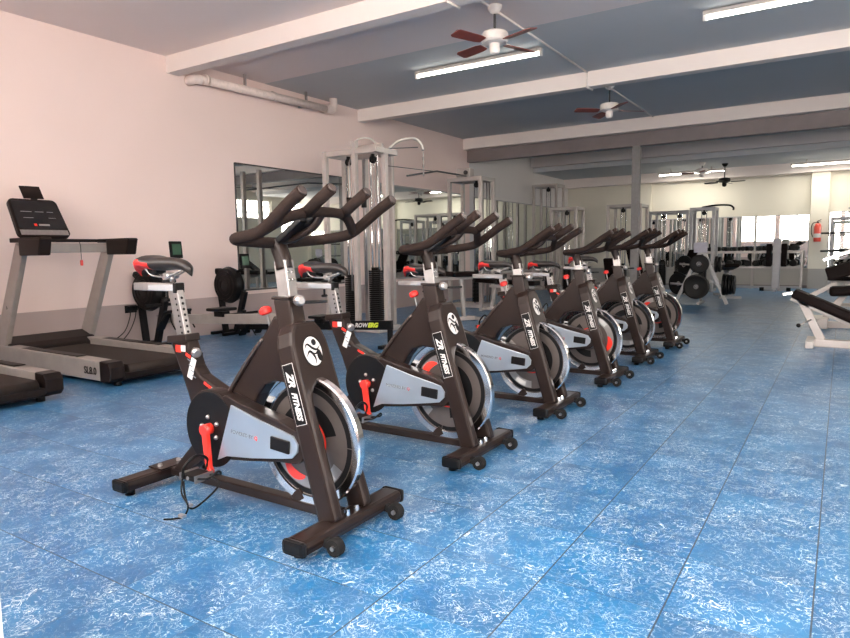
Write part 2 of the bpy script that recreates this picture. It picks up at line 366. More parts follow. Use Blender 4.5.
# ------------------------------------------------------------------ the room
XL, XR, YF, YB, ZC = -7.1, 3.6, -0.45, 19.08, 3.5
def room():
    m = MB(); m.box2((XL-0.2, YF-0.2, -0.12), (XR+0.2, YB+0.2, 0)); struct('floor', m, 'floor')
    m = MB()
    m.mi = 0; m.box2((XL-0.2, YF-0.2, ZC), (XR+0.2, 6.82, ZC+0.15))
    m.mi = 1; m.box2((XL-0.2, 6.82, ZC), (XR+0.2, YB+0.2, ZC+0.15)); m.box2((XL, 16.46, 3.13), (XR, YB, ZC-0.001))
    struct('ceiling', m, ['ceil_light', 'ceil_blue'])
    m = MB(); m.box2((XL-0.2, YF-0.2, 0), (XL, YB+0.2, ZC)); struct('wall_left', m, 'wall_left')
    m = MB(); m.box2((XL, YB, 0), (XR, YB+0.2, ZC)); struct('wall_far', m, 'wall_far')
    # right wall with two high windows
    def wall_with_holes(name, axis, pos, a0, a1, holes, mt, th):
        m = MB(); us = sorted(set([a0, a1] + [h[0] for h in holes] + [h[1] for h in holes]))
        for u0, u1 in zip(us, us[1:]):
            um = (u0+u1)/2; hs = sorted([(h[2], h[3]) for h in holes if h[0] < um < h[1]]); z = 0.0
            for z0, z1 in hs + [(ZC, ZC)]:
                if z0 > z + 1e-4:
                    if axis == 'x': m.box2((pos, u0, z), (pos+th, u1, z0))
                    else: m.box2((u0, pos, z), (u1, pos+th, z0))
                z = z1
        return struct(name, m, mt)
    RW = [(2.0, 5.0, 1.2, 2.9), (15.3, 17.2, 2.3, 3.0), (17.7, 18.9, 1.6, 3.0)]
    wall_with_holes('wall_right', 'x', XR, YF, YB, RW, 'wall_far', 0.2)
    FW = [(-4.9, -3.0, 1.3, 3.2), (-2.85, -1.25, 1.3, 3.2), (-1.10, -0.15, 0.0, 3.2), (0.0, 1.45, 0.9, 3.2), (1.6, 3.45, 0.9, 3.2)]
    wall_with_holes('wall_front', 'y', YF-0.2, XL, XR, FW, 'wall_left', 0.2)
    k = 1
    for u0, u1, z0, z1 in RW:
        m = MB(); f = 0.05; x0, x1 = XR+0.06, XR+0.11
        m.box2((x0, u0, z0), (x1, u0+f, z1)); m.box2((x0, u1-f, z0), (x1, u1, z1)); m.box2((x0, u0, z0), (x1, u1, z0+f)); m.box2((x0, u0, z1-f), (x1, u1, z1))
        n = max(2, round((u1-u0)/0.45))
        for i in range(1, n): y = u0+(u1-u0)*i/n; m.box2((x0, y-.015, z0), (x1, y+.015, z1))
        for i in (1, 2): z = z0+(z1-z0)*i/3; m.box2((x0, u0, z-.015), (x1, u1, z+.015))
        w = struct('window_%d' % k, m, 'window_frame')
        g = MB(); g.box2((XR+.08, u0+f, z0+f), (XR+.085, u1-f, z1-f)); g.build('pane', 'glass', w); k += 1
    d = MB(); d.box2((-1.14, YF+.01, .01), (-1.10, .449, 2.08), .003); dr = struct('door_1', d, 'window_frame')
    h = MB(); h.cyl((-1.10, .38, 1.02), (-1.05, .38, 1.02), .01, 10); h.box((-1.05, .33, 1.02), (.018, .12, .02), .004); h.build('door_handle', 'silver', dr)
    for u0, u1, z0, z1 in FW:
        if z0 == 0: continue
        m = MB(); f = 0.05; y0, y1 = YF-0.12, YF-0.07
        m.box2((u0, y0, z0), (u0+f, y1, z1)); m.box2((u1-f, y0, z0), (u1, y1, z1)); m.box2((u0, y0, z0), (u1, y1, z0+f)); m.box2((u0, y0, z1-f), (u1, y1, z1))
        m.box2(((u0+u1)/2-.02, y0, z0), ((u0+u1)/2+.02, y1, z1)); m.box2((u0, y0, 2.3), (u1, y1, 2.34))
        w = struct('window_%d' % k, m, 'window_frame')
        g = MB(); g.box2((u0+f, YF-.10, z0+f), (u1-f, YF-.095, z1-f)); g.build('pane', 'glass', w); k += 1
    # ceiling beams
    for i, (y0, y1, z0, mt) in enumerate(((5.20, 5.37, 3.30, 'beam'), (8.95, 9.12, 3.30, 'beam'), (12.62, 12.78, 3.27, 'beam'), (16.29, 16.46, 3.25, 'beam'), (18.75, YB, 2.88, 'beam'))):
        m = MB(); m.box2((XL, y0, z0), (XR, y1, ZC)); struct('trim_%d' % (i+1), m, mt)
    m = MB(); m.box2((XL, 12.80, 3.02), (XR, 12.98, 3.26)); m.box2((XL, 12.78, 3.26), (XR, 13.0, 3.30)); struct('trim_6', m, 'steel_beam')
    m = MB(); m.box((-3.42, 12.89, 1.51), (0.14, 0.14, 3.02), 0.008); m.box((-3.42, 12.89, 0.01), (0.24, 0.24, 0.02)); struct('trim_7', m, 'post')
    # column and pilaster of the far wall
    m = MB(); m.box2((-0.72, YB-0.22, 0), (-0.33, YB, ZC-.38), 0.006); struct('trim_8', m, 'wall_far')
    m = MB(); m.box2((-4.95, YB-0.10, 0), (-4.62, YB, ZC-.38)); struct('trim_9', m, 'wall_far')
    m = MB(); m.box2((XL+.0, YB-0.012, 0), (XR, YB, 0.07)); struct('baseboard_far', m, 'steel_beam')
    # the grey low wall slab over the far floor
    # mirrors
    def mirror(a, b, z0, z1, wall, label, t=0.006):
        m = MB()
        if wall == 'left': m.box2((XL+.001, a, z0), (XL+t, b, z1))
        else: m.box2((a, YB-t, z0), (b, YB-.001, z1))
        o = m.build('wall_mirror', 'mirror'); tag(o, label, 'mirror', 'wall mirrors')
        e = MB(); w = 0.02
        if wall == 'left':
            for y in (a, b): e.box2((XL+.001, y-w/2, z0), (XL+t+.004, y+w/2, z1))
            for z in (z0, z1): e.box2((XL+.001, a, z-w/2), (XL+t+.004, b, z+w/2))
        else:
            for x in (a, b): e.box2((x-w/2, YB-t-.004, z0), (x+w/2, YB-.001, z1))
            for z in (z0, z1): e.box2((a, YB-t-.004, z-w/2), (b, YB-.001, z+w/2))
        e.build('edge_trim', 'dark_edge' if wall == 'left' and a < 9 else 'machine_grey', o)
    mirror(6.2, 8.6, 0.56, 2.32, 'left', 'wall mirror on the pink wall nearest the rowing machines, left edge beside bare wall')
    mirror(9.55, 12.6, 0.56, 2.30, 'left', 'wall mirror on the left wall between the two cable towers')
    mirror(13.1, 18.9, 0.56, 2.27, 'left', 'long wall mirror on the left wall beyond the grey steel beam')
    mirror(-4.6, -1.97, 0.52, 1.86, 'far', 'far wall mirror behind the left half of the dumbbell rack')
    mirror(-1.93, -0.74, 0.52, 1.86, 'far', 'far wall mirror behind the dumbbell rack just left of the extinguisher column')
    mirror(-0.31, 3.4, 0.52, 1.90, 'far', 'far wall mirror to the right of the extinguisher column')
room()

def pipe_and_conduit():
    m = MB(); m.tube(smooth_path([(-7.1, 5.52, 3.27), (-6.98, 5.52, 3.28), (-6.95, 5.6, 3.285)], 4), 0.062, 16)
    m.tube([(-6.95, 5.58, 3.285), (-6.93, 6.8, 3.30), (-6.90, 7.95, 3.315)], 0.055, 16)
    m.tube(smooth_path([(-6.90, 7.9, 3.315), (-6.90, 8.05, 3.325), (-6.90, 8.09, 3.39), (-6.90, 8.09, 3.5)], 5), 0.062, 16)
    for y in (5.64, 6.8, 7.88): m.cyl((-6.94, y, 3.29+.013*(y-5.6)), (-6.94, y+.05, 3.29+.013*(y-5.6)), 0.066, 16)
    o = m.build('drain_pipe', 'pvc')
    tag(o, 'pinkish white drain pipe running high along the left wall under the ceiling', 'pipe')
    b = MB()
    for y in (6.3, 7.5): b.box2((-7.1, y, 3.28), (-6.9, y+.03, 3.31)); b.box2((-6.96, y, 3.28), (-6.93, y+.03, 3.5))
    b.build('bracket', 'silver', o)
    m = MB(); x = -3.06; r = 0.012
    pts = [(x, -0.4, 3.484), (x, 5.18, 3.484), (x, 5.18, 3.288), (x, 5.39, 3.288), (x, 5.39, 3.484), (x, 8.93, 3.484), (x, 8.93, 3.288), (x, 9.14, 3.288), (x, 9.14, 3.484), (x, 12.6, 3.484)]
    for a, b2 in zip(pts, pts[1:]): m.cyl(a, b2, r, 8)
    o = m.build('cable_conduit', 'fan_white'); tag(o, 'thin white electrical conduit running along the ceiling past both ceiling fans', 'conduit')
pipe_and_conduit()

# ------------------------------------------------------------------ lights
def fluo(x0, x1, y, z, label, power):
    r = empty('fluorescent_light', ((x0+x1)/2, y, z), 0, label, 'ceiling light', 'fluorescent ceiling lights')
    L = x1-x0
    m = MB(); m.box((0, 0, -0.02), (L, 0.07, 0.04), 0.004)
    if z < 3.2: m.box((-L*.3, 0, .035), (.04, .04, .07)); m.box((L*.3, 0, .035), (.04, .04, .07))
    m.build('housing', 'machine_white', r)
    m = MB(); m.cyl((-L/2+.03, 0, -0.065), (L/2-.03, 0, -0.065), 0.019, 12); m.build('tube', 'tube', r)
    for sx in (-1, 1):
        m = MB(); m.box((sx*(L/2-.015), 0, -0.06), (0.03, 0.045, 0.07), 0.004); m.build('tube_holder', 'window_frame', r)
    ld = bpy.data.lights.new('tube_light', 'AREA'); ld.shape = 'RECTANGLE'; ld.size = L-.1; ld.size_y = 0.10; ld.energy = power; ld.color = (1.0, 0.95, 0.84)
    ld.spread = PI
    lo = bpy.data.objects.new('tube_light', ld); C.objects.link(lo); lo.parent = r; lo.location = (0, 0, -0.09)
FL = 20
fluo(-4.97, -3.15, 7.55, 3.49, 'lit fluorescent tube light on the ceiling just behind the nearer ceiling fan', FL)
fluo(-1.32, 0.50, 7.42, 3.49, 'lit fluorescent tube light at the top right, right of the nearer fan', FL)
fluo(-4.25, -2.60, 18.2, 3.06, 'lit fluorescent tube light over the far wall, beside the farthest fans', FL*1.65)
fluo(-1.15, 0.50, 18.2, 3.06, 'lit fluorescent tube light over the far wall, above the fire extinguisher column', FL*1.65)

def fan(x, y, zc, zm, a0, label, mats=('fan_white', 'fan_red'), sc=1.0):
    r = empty('ceiling_fan', (x, y, 0), 0, label, 'ceiling fan', 'ceiling fans')
    m = MB(); m.lathe([(0, 0), (.075, 0), (.07, -.03), (.035, -.075), (.0, -.08)], (0, 0, zc), (0, 0, 1), 24); m.build('canopy', mats[0], r)
    m = MB(); m.cyl((0, 0, zm+.05), (0, 0, zc-.05), 0.012, 10); m.build('rod', 'dark_edge', r)
    m = MB(); m.lathe([(0, .07), (.05, .065), (.12, .055), (.135, .04), (.135, -.03), (.12, -.045), (.06, -.055), (0, -.055)], (0, 0, zm), (0, 0, 1), 32)
    m.build('motor', mats[0], r)
    m = MB(); m.lathe([(0, 0), (.05, 0), (.055, -.05), (.045, -.09), (.02, -.105), (0, -.105)], (0, 0, zm-.055), (0, 0, 1), 24); m.build('switch_cup', mats[0], r)
    for k in range(4):
        a = a0 + k*PI/2; ca, sa = math.cos(a), math.sin(a)
        R = Matrix.Rotation(a, 3, 'Z') @ Matrix.Rotation(math.radians(12), 3, 'X')
        m = MB(); pl = [(.16, -.045), (.22, -.06), (.50*sc, -.068), (.53*sc, -.05), (.53*sc, .05), (.50*sc, .068), (.22, .06), (.16, .045)]
        m.prism(pl, 'z', -.004, .004, 0, Matrix.Translation((0, 0, zm-.045)) @ R.to_4x4())
        b = m.build('blade', mats[1], r)
        q = MB(); q.bar((ca*.10, sa*.10, zm-.03), (ca*.21, sa*.21, zm-.038), .03, .008); q.build('blade_arm', mats[0], b)
fan(-3.03, 6.05, 3.5, 3.19, math.radians(70), 'nearer ceiling fan with reddish brown blades in front of a lit tube light')
fan(-3.03, 9.85, 3.5, 3.17, math.radians(40), 'second ceiling fan with a white motor, hanging just beyond the second beam')
fan(-2.98, 17.2, 3.13, 2.93, math.radians(10), 'small white ceiling fan far away, left of the dark one', sc=.9)
fan(-2.55, 17.75, 3.13, 2.72, math.radians(-8), 'dark ceiling fan far away, right of the white one', ('iron', 'iron'), .9)

# ------------------------------------------------------------------ spin bike
def rz_path(f, n): return [f(i/(n-1)) for i in range(n)]
def make_bike():
    r = empty('spin_bike', (0, 0, 0), 0)
    K = 'frame'
    # stabilisers
    m = MB()
    m.box((-.53, 0, .052), (.095, .52, .052), 0.02); m.mi = 1
    for s in (-1, 1): m.box((-.53, s*.255, .052), (.098, .03, .055), 0.02); m.cyl((-.53, s*.21, .0), (-.53, s*.21, .03), .022, 16)
    rs = m.build('rear_stabilizer', ['frame', 'black'], r)
    for s in (-1, 1):
        b = MB(); b.lathe([(0, .012), (.009, .01), (.012, 0), (.012, -.01)], (-.53, s*.05, .086), (0, 0, 1), 10); b.build('bolt', 'silver', rs)
    b = MB(); b.box((-.53, 0, .081), (.10, .16, .008), .003); b.build('mount_plate', 'frame', rs)
    m = MB(); m.box((.555, 0, .052), (.10, .60, .052), 0.02); m.mi = 1
    for s in (-1, 1): m.box((.555, s*.295, .052), (.104, .03, .056), 0.02); m.cyl((.535, s*.25, .0), (.535, s*.25, .03), .022, 16)
    fs = m.build('front_stabilizer', ['frame', 'black'], r)
    for s in (-1, 1):
        m = MB(); m.bar((.59, s*.185, .045), (.645, s*.185, .036), .03, .03, .004); m.lathe([(.012, -.018), (.03, -.018), (.033, -.012), (.033, .012), (.03, .018), (.012, .018)], (.648, s*.185, .034), (0, 1, 0), 24)
        m.mi = 1; m.cyl((.648, s*.185-.022, .034), (.648, s*.185+.022, .034), .009, 12)
        m.build('transport_wheel', ['black_soft', 'silver'], fs)
    for s in (-1, 1):
        b = MB(); b.lathe([(0, .016), (.009, .014), (.012, 0), (.012, -.01)], (.572, s*.028, .088), (0, 0, 1), 10); b.build('bolt', 'chrome', fs)
    # base rail
    m = MB(); m.bar((-.53, 0, .062), (.52, 0, .062), .055, .038, .006); m.bar((.28, 0, .075), (.33, 0, .115), .04, .05, .006); m.build('base_rail', K, r)
    # main frame: down tube flaring to the head, crank housing, rear stay, seat tube
    m = MB()
    main = [(.345, .79), (.30, .84), (.225, .83), (.175, .765), (-.075, .485), (-.17, .37), (-.16, .30), (-.05, .30), (.085, .44), (.12, .50), (.16, .545), (.22, .565), (.33, .56)]
    m.prism(main, 'y', -.036, .036, .012)
    m.prism([(-.18, .36), (-.47, .085), (-.50, .07), (-.385, .07), (-.10, .27)], 'y', -.034, .034, .01)
    m.build('main_frame', K, r)
    m = MB()
    for s in (-1, 1): m.tube(smooth_path([(.16, s*.034, .735), (.10, s*.040, .672), (0, s*.042, .555), (-.075, s*.042, .462)], 4), .009, 8)
    m.build('frame_bead', 'frame_hi', r)
    m = MB()
    m.prism([(-.455, .695), (-.335, .71), (-.285, .585), (-.25, .545), (-.08, .478), (-.06, .40), (-.20, .33), (-.315, .38), (-.345, .46)], 'y', -.032, .032, .012)
    m.prism([(-.465, .675), (-.46, .71), (-.33, .725), (-.325, .69)], 'y', -.04, .04, .006)
    st = m.build('seat_tube', K, r)
    m = MB(); m.mi = 0
    def pan(O, w, h): m.box((0, 0, 0), (w, h, .0015), 0, None)
    # stickers on the seat tube (near side)
    ax = V((.12, 0, -.25)).normalized()
    O = basis((-.385, -.0335, .655), (1, 0, .12), (-.12, 0, 1))
    def rect(cx, cz, w, h, y=-.0332, tilt=0.0, mi=0):
        m.mi = mi; R = Matrix.Rotation(-tilt, 3, 'Y'); m.box((cx, y, cz), (w, .0018, h), 0, R)
    rect(-.39, .655, .035, .032, mi=0); rect(-.355, .658, .03, .028, mi=1)
    rect(-.302, .572, .034, .10, mi=1, tilt=-.40); rect(-.323, .628, .034, .014, mi=0, tilt=-.40)
    for k in range(4): rect(-.302+.009*(k-1.5)*1.0, .572-.024*(k-1.5), .026, .005, y=-.0345, mi=2, tilt=-.40)
    rect(-.20, .505, .05, .012, mi=0, tilt=-.4); rect(-.17, .493, .012, .010, mi=1, tilt=-.4)
    m.build('safety_sticker', ['red', 'white', 'grey_print'], st)
    # fork
    p0, p1 = V((.545, 0, .07)), V((.315, 0, .805)); fx = (p1-p0).normalized(); Lf = (p1-p0).length
    O = basis(p0, (0, 1, 0), fx)      # local x = world y, local y = up the fork, local z = normal
    hw, iw = .110, .062
    out = [(-hw-.005, 0), (-iw, 0), (-iw, Lf-.33)]
    out += [(iw*-math.cos(a), Lf-.33 + iw*1.25*math.sin(a)) for a in [PI*k/10 for k in range(1, 10)]]
    out += [(iw, Lf-.33), (iw, 0), (hw+.005, 0), (hw-.006, Lf-.16), (hw-.012, Lf-.09), (hw-.028, Lf-.04), (hw-.055, Lf-.008), (-hw+.055, Lf-.008), (-hw+.028, Lf-.04), (-hw+.012, Lf-.09), (-hw+.006, Lf-.16)]
    m = MB(); m.prism(out, 'z', -.045, .045, .014, O)
    m.cyl(O @ V((0, Lf-.03, 0)), O @ V((0, Lf+.0, 0)), .04, 20, .036)
    fork = m.build('fork', K, r)
    nz = (O.to_3x3() @ V((0, 0, 1))); sgn = 1 if nz.x > 0 else -1
    # round emblem on the fork's front plate: white disc with dark swirls
    Oe = basis(O @ V((0, Lf-.128, sgn*.0455)), (0, 1, 0), fx)
    m = MB(); e = .057
    def disc(cx, cy, rx, ry, z, mi, n=28):
        m.mi = mi; m.prism([(cx+rx*math.cos(2*PI*k/n), cy+ry*math.sin(2*PI*k/n)) for k in range(n)], 'z', z, z+.0012, 0, Oe)
    zz = 0 if (Oe.to_3x3() @ V((0, 0, 1))).x > 0 else -.004
    sg = 1 if zz == 0 else -1
    disc(0, 0, e*.95, e*1.12, 0*sg, 0); disc(0, 0, e*.86, e*1.02, .0008*sg, 1)
    disc(.014, e*.60, .013, .013, .0018*sg, 0, 16)
    def sw(pts, w):
        m.mi = 0; P = smooth_path([(a, b, 0) for a, b in pts], 6)
        L = []; Rr = []
        for i, p in enumerate(P):
            t = (P[min(i+1, len(P)-1)] - P[max(i-1, 0)]).normalized(); nn = V((-t.y, t.x, 0)); ww = w*math.sin(PI*(i+.6)/(len(P)+.2))
            L.append(p+nn*ww); Rr.append(p-nn*ww)
        m.prism([(q.x, q.y) for q in L + Rr[::-1]], 'z', .0018*sg, (.0018+.001)*sg, 0, Oe)
    sw([(-.044, .012), (-.025, .030), (.0, .012), (.022, .004), (.044, .018)], .005)
    sw([(-.040, -.018), (-.022, .0), (-.008, -.006), (.004, -.028), (.002, -.052)], .0055)
    sw([(-.008, -.004), (.012, -.012), (.030, .0), (.040, -.006)], .004)
    disc(.030, -.022, .013, .022, .0018*sg, 0, 16)
    m.build('round_emblem', ['black', 'white'], fork)
    # brand panel on the left leg's outer (near) side
    t = .48; yo = -(hw+.0035)
    cen = O @ V((0, Lf*.665, 0)); cen = V((cen.x, 0, cen.z))
    def leg_side(u, v, off):     # u across the leg (world +x side), v up the leg
        p = O @ V((0, v, 0)); w = nz*sgn*u; yy = hw+.005 - .011*(v/(Lf-.16))
        return V((p.x+w.x, -(yy+off), p.z+w.z))
    m = MB()
    def quad(u0, u1, v0, v1, off, mi):
        m.mi = mi; A = [leg_side(u, v, 0) for u, v in ((u0, v0), (u1, v0), (u1, v1), (u0, v1))]; B = [p - V((0, off, 0)) for p in A]
        m.hexa([A[0], A[1], A[2], A[3], B[0], B[1], B[2], B[3]])
    v0, v1 = Lf*.49, Lf*.80
    quad(-.030, .026, v0, v1, .0012, 1); quad(-.0285, .0245, v0+.002, v1-.002, .0018, 0)
    a0 = leg_side(0, v0, .0022); a1 = leg_side(0, v1, .0022); dn = (a0-a1).normalized()
    Ot = basis((a0+a1)/2 + V((.0, 0, -.006)), dn, V((0, -1, 0)).cross(dn))
    if (Ot.to_3x3() @ V((0, 0, 1))).y > 0: Ot = basis((a0+a1)/2, dn, -V((0, -1, 0)).cross(dn))
    m.mi = 1; m.text('FITNESS', .036, Ot @ Matrix.Translation((.038, .0, 0)), .0005, .4, .0016, .84)
    m.text('ZR', .046, Ot @ Matrix.Translation((-.066, .0, 0)), .0005, .45, .0018, .95)
    m.build('name_panel', ['black', 'white'], fork)
    # flywheel
    fc = V((.368, 0, .337)); R_ = .265; Z0 = V((0, 0, 0))
    m = MB()
    m.lathe([(R_-.040, -.012), (R_-.036, -.018), (R_-.006, -.020), (R_, -.014), (R_, .014), (R_-.006, .020), (R_-.036, .018), (R_-.040, .012), (R_-.040, -.012)], Z0, (0, 1, 0), 72)
    fw = m.build('flywheel', 'chrome', r, fc)
    m = MB(); m.lathe([(R_-.039, -.010), (.085, -.010), (.075, -.018), (.04, -.022), (0, -.022)], Z0, (0, 1, 0), 48); m.lathe([(R_-.039, .010), (.085, .010), (.075, .018), (.04, .022), (0, .022)], Z0, (0, 1, 0), 48)
    m.build('web', 'disc', fw)
    m = MB()
    def ring(r0, r1, a0, a1, mi, y, n=24, sh=0.0):
        m.mi = mi; A = [math.radians(a0+(a1-a0)*k/n) for k in range(n+1)]
        m.prism([(r0*math.cos(a), r0*math.sin(a)) for a in A] + [((r1-sh*abs(2*(k/n)-1)**2)*math.cos(a), (r1-sh*abs(2*(k/n)-1)**2)*math.sin(a)) for k, a in list(enumerate(A))[::-1]], 'y', y, y+.0012)
    for sd in (-1, 1):
        y = -.0118 if sd < 0 else .0106; y2 = y + sd*.0010
        ring(.200, .222, 0, 359, 0, y, 48)
        ring(.095, .150, 15, 165, 0, y); ring(.150, .196, 200, 330, 2, y)
        ring(.150, .190, 215, 262, 1, y2, 16, .03); ring(.086, .094, -50, 70, 1, y2)
        ring(.160, .192, 292, 316, 3, y2)
    m.build('flywheel_decal', ['black', 'red', 'silver', 'white'], fw)
    m = MB(); m.cyl((0, -.066, 0), (0, .066, 0), .014, 16); m.lathe([(.016, -.055), (.03, -.05), (.03, .05), (.016, .055)], Z0, (0, 1, 0), 20); m.build('axle', 'black', fw)
    # brake pad housing in the arch
    m = MB(); m.box((.345, 0, .602), (.07, .05, .035), .008, Matrix.Rotation(.2, 3, 'Y')); m.mi = 1; m.cyl((.375, -.02, .61), (.41, -.02, .59), .005, 8); m.build('brake_pad', ['black', 'chrome'], r)
    # chain guard
    cc = V((-.097, .345))
    R1, ec, r2 = .170, V((.375, .345)), .062
    outl = []
    a1 = math.radians(62); a2 = math.radians(-112)
    n = 26
    for k in range(n+1):
        a = a1 + (2*PI - (a1-a2))*k/n; outl.append((cc.x+R1*.97*math.cos(a), cc.y-.005+R1*math.sin(a)))
    bottom = [(-.10, .195), (.0, .222), (.12, .236), (.30, .262)]
    outl = outl[:-4] + bottom
    for k in range(9):
        a = math.radians(-80 + 150*k/8); outl.append((ec.x+r2*math.cos(a), ec.y-.01+r2*math.sin(a)*1.1))
    outl += [(.30, .430), (.10, .500-.030), (.0, .497)]
    m = MB(); m.prism(outl, 'y', -.105, -.04, .006); g = m.build('chain_guard', 'frame', r)
    # black disc cover
    m = MB(); m.prism([(cc.x+R1*.93*math.cos(2*PI*k/40), cc.y-.005+R1*.955*math.sin(2*PI*k/40)) for k in range(40)], 'y', -.1105, -.1055, .002)
    m.build('crank_cover', 'black', g)
    # silver panel
    pn = [(-.045, .222), (.06, .247), (.18, .262), (.33, .283), (.375, .295), (.405, .32), (.408, .35), (.385, .378), (.33, .395), (.20, .427), (.06, .467), (.015, .475)]
    pn = [(-.058, .215), (.0, .240), (.15, .256), (.32, .282), (.375, .292), (.405, .32), (.408, .35), (.385, .380), (.33, .393), (.20, .420), (.04, .462)]
    m = MB(); m.prism(pn, 'y', -.1135, -.1055, .0015); pnl = m.build('side_panel', 'guard_panel', g)
    m = MB(); m.box((.318, -.117, .338), (.10, .010, .052), .004, Matrix.Rotation(.08, 3, 'Y')); m.build('belt_window', 'black', pnl)
    m = MB(); Op = basis((.10, -.1142, .348), (1, 0, -.06), (.06, 0, 1)); m.mi = 0; m.text('POWERED BY', .021, Op, .0004, 0, .0003)
    m.mi = 1; m.text('Q', .021, Op @ Matrix.Translation((.082, 0, 0)), .0004, 0, .0006); m.build('print', ['grey_print', 'red'], pnl)
    m = MB()
    for k in range(5):
        a = 2*PI*k/5+.5; m.sphere((cc.x+.05*math.cos(a), -.113, cc.y+.05*math.sin(a)), .010, seg=10)
    m.build('crank_bolt', 'silver', g)
    # cranks and pedals
    def crank(s, ang):
        y0 = s*.135; dx, dz = math.cos(ang), math.sin(ang); c0 = V((cc.x, y0, cc.y)); c1 = c0 + V((dx, s*.012, dz))*.17 + V((0, s*.012, 0))
        m = MB(); m.bar(c0 - V((dx, 0, dz))*.022, c1, .018, .040, .006, up=(dz, 0, -dx), h1=.030)
        m.cyl((cc.x, s*.10, cc.y), (cc.x, s*.15, cc.y), .024, 18); m.cyl(c1 - V((0, .011, 0)), c1 + V((0, .011, 0)), .019, 14)
        k = m.build('crank_arm', 'red', r)
        pc = c1 + V((0, s*.065, 0))
        m = MB(); m.mi = 1; m.cyl(c1, c1 + V((0, s*.11, 0)), .008, 10); m.mi = 0
        m.box(pc + V((0, 0, 0)), (.085, .085, .022), .006); m.mi = 1
        m.box(pc + V((-.046, 0, 0)), (.006, .09, .03)); m.box(pc + V((.046, 0, 0)), (.006, .09, .03)); m.mi = 0
        cage = smooth_path([pc+V((.045, -.03, 0)), pc+V((.11, -.03, .015)), pc+V((.135, 0, .04)), pc+V((.11, .03, .015)), pc+V((.045, .03, 0))], 5); m.tube(cage, .005, 8)
        strap = smooth_path([pc+V((-.01, -.052, 0)), pc+V((.0, -.058, .05)), pc+V((.01, 0, .085)), pc+V((.0, .058, .05)), pc+V((-.01, .052, 0))], 5); m.tube(strap, .006, 6)
        m.build('pedal', ['black', 'silver'], k)
        return k, pc
    k1, pc1 = crank(-1, math.radians(-80)); crank(1, math.radians(96))
    m = MB(); m.cyl((cc.x, -.14, cc.y), (cc.x, .14, cc.y), .018, 14); m.build('crank_axle', 'black', r)
    # far side guard
    m = MB(); m.prism([(cc.x+.15*math.cos(2*PI*k/30), cc.y+.15*math.sin(2*PI*k/30)) for k in range(30)], 'y', .04, .09, .006); m.build('belt_cover', 'black', r)
    # seat post + slider + saddle
    m = MB(); m.bar((-.375, 0, .66), (-.43, 0, .915), .036, .062, .004, up=(1, 0, .2)); sp = m.build('seat_post', 'silver', r)
    h = MB(); ax = (V((-.43, 0, .915)) - V((-.375, 0, .66)))
    for k in range(7):
        p = V((-.375, 0, .66)) + ax*(.25 + .1*k); nf = V((ax.z, 0, -ax.x)).normalized()
        h.cyl(p + V((0, -.0185, 0)) + nf*.012, p + V((0, -.0195, 0)) + nf*.012, .0055, 10)
        h.cyl(p + nf*.0305, p + nf*.0325, .0065, 10)
    h.mi = 0
    h.build('adjustment_hole', 'black', sp)
    m = MB(); m.box((-.545, 0, .93), (.29, .038, .036), .004); m.mi = 1; m.box((-.47, 0, .928), (.20, .046, .028), .004); m.mi = 2; m.box((-.375, 0, .928), (.022, .048, .046), .004)
    m.box((-.44, 0, .958), (.05, .04, .014), .003); m.mi = 2; m.cyl((-.46, 0, .91), (-.46, 0, .87), .006, 8); m.cyl((-.46, -.02, .87), (-.46, .02, .87), .008, 8)
    sl = m.build('seat_slider', ['silver', 'machine_grey', 'black'], r)
    m = MB()
    def half(u):    # u 0 tail -> 1 nose
        ks = [(0, .03), (.04, .066), (.14, .088), (.28, .085), (.42, .064), (.56, .044), (.72, .033), (.9, .025), (.97, .019), (1, .006)]
        for (a, b), (c, d) in zip(ks, ks[1:]):
            if u <= c: return b + (d-b)*(u-a)/(c-a)
        return .006
    def ztop(u):
        ks = [(0, 1.035), (.06, 1.062), (.2, 1.076), (.36, 1.066), (.5, 1.066), (.7, 1.066), (.86, 1.058), (.95, 1.045), (1, 1.028)]
        for (a, b), (c, d) in zip(ks, ks[1:]):
            if u <= c: return b + (d-b)*(u-a)/(c-a)
        return 1.0
    N, Q = 30, 20
    def sad(i, j):
        u = j; w = half(u); zt = ztop(u); th = .058 if u < .5 else .058-.040*(u-.5)
        a = -PI*.5 + 2*PI*i
        cx, cz = math.cos(a), math.sin(a)
        yy = w*abs(cx)**.75*(1 if cx > 0 else -1); zz = (th*.45*cz if cz > 0 else th*.62*cz)
        return V((-.640 + .345*u, yy, zt-.024+zz))
    def redf(i, j):
        a = -PI*.5 + 2*PI*(i+.5)/Q; u = (j+.5)/N
        return 1 if u < .38 and abs(math.cos(a)) > .30 and math.sin(a) < .70 - u*2.2 and math.sin(a) > -.9 else 0
    vs = m.grid(sad, Q, N+1, closeu=True, matfn=redf)
    m.bm.faces.new(vs[0]); m.bm.faces.new(vs[-1][::-1])
    sad_o = m.build('saddle', ['leather', 'red_soft'], r)
    m = MB(); m.mi = 0
    for s in (-1, 1): m.tube(smooth_path([(-.585, s*.035, 1.02), (-.55, s*.024, .985), (-.45, s*.022, .98), (-.37, s*.015, 1.0), (-.34, s*.008, 1.015)], 4), .0045, 8)
    m.cyl((-.44, 0, .955), (-.44, 0, .985), .016, 14); m.cyl((-.44, -.034, .983), (-.44, .034, .983), .014, 12); m.mi = 1; m.box((-.55, 0, 1.005), (.07, .06, .03), .008)
    m.build('saddle_rail', ['silver', 'black'], sad_o)
    # head, handlebar post, stem
    m = MB(); m.bar((.295, 0, .77), (.270, 0, .905), .080, .085, .010, up=(1, 0, .1), w1=.072, h1=.088); m.box((.270, 0, .903), (.096, .084, .014), .004)
    m.build('head_tube', K, r)
    m = MB(); m.bar((.282, 0, .86), (.256, 0, 1.05), .050, .062, .004, up=(1, 0, .05)); hp = m.build('handlebar_post', 'silver', r)
    h = MB()
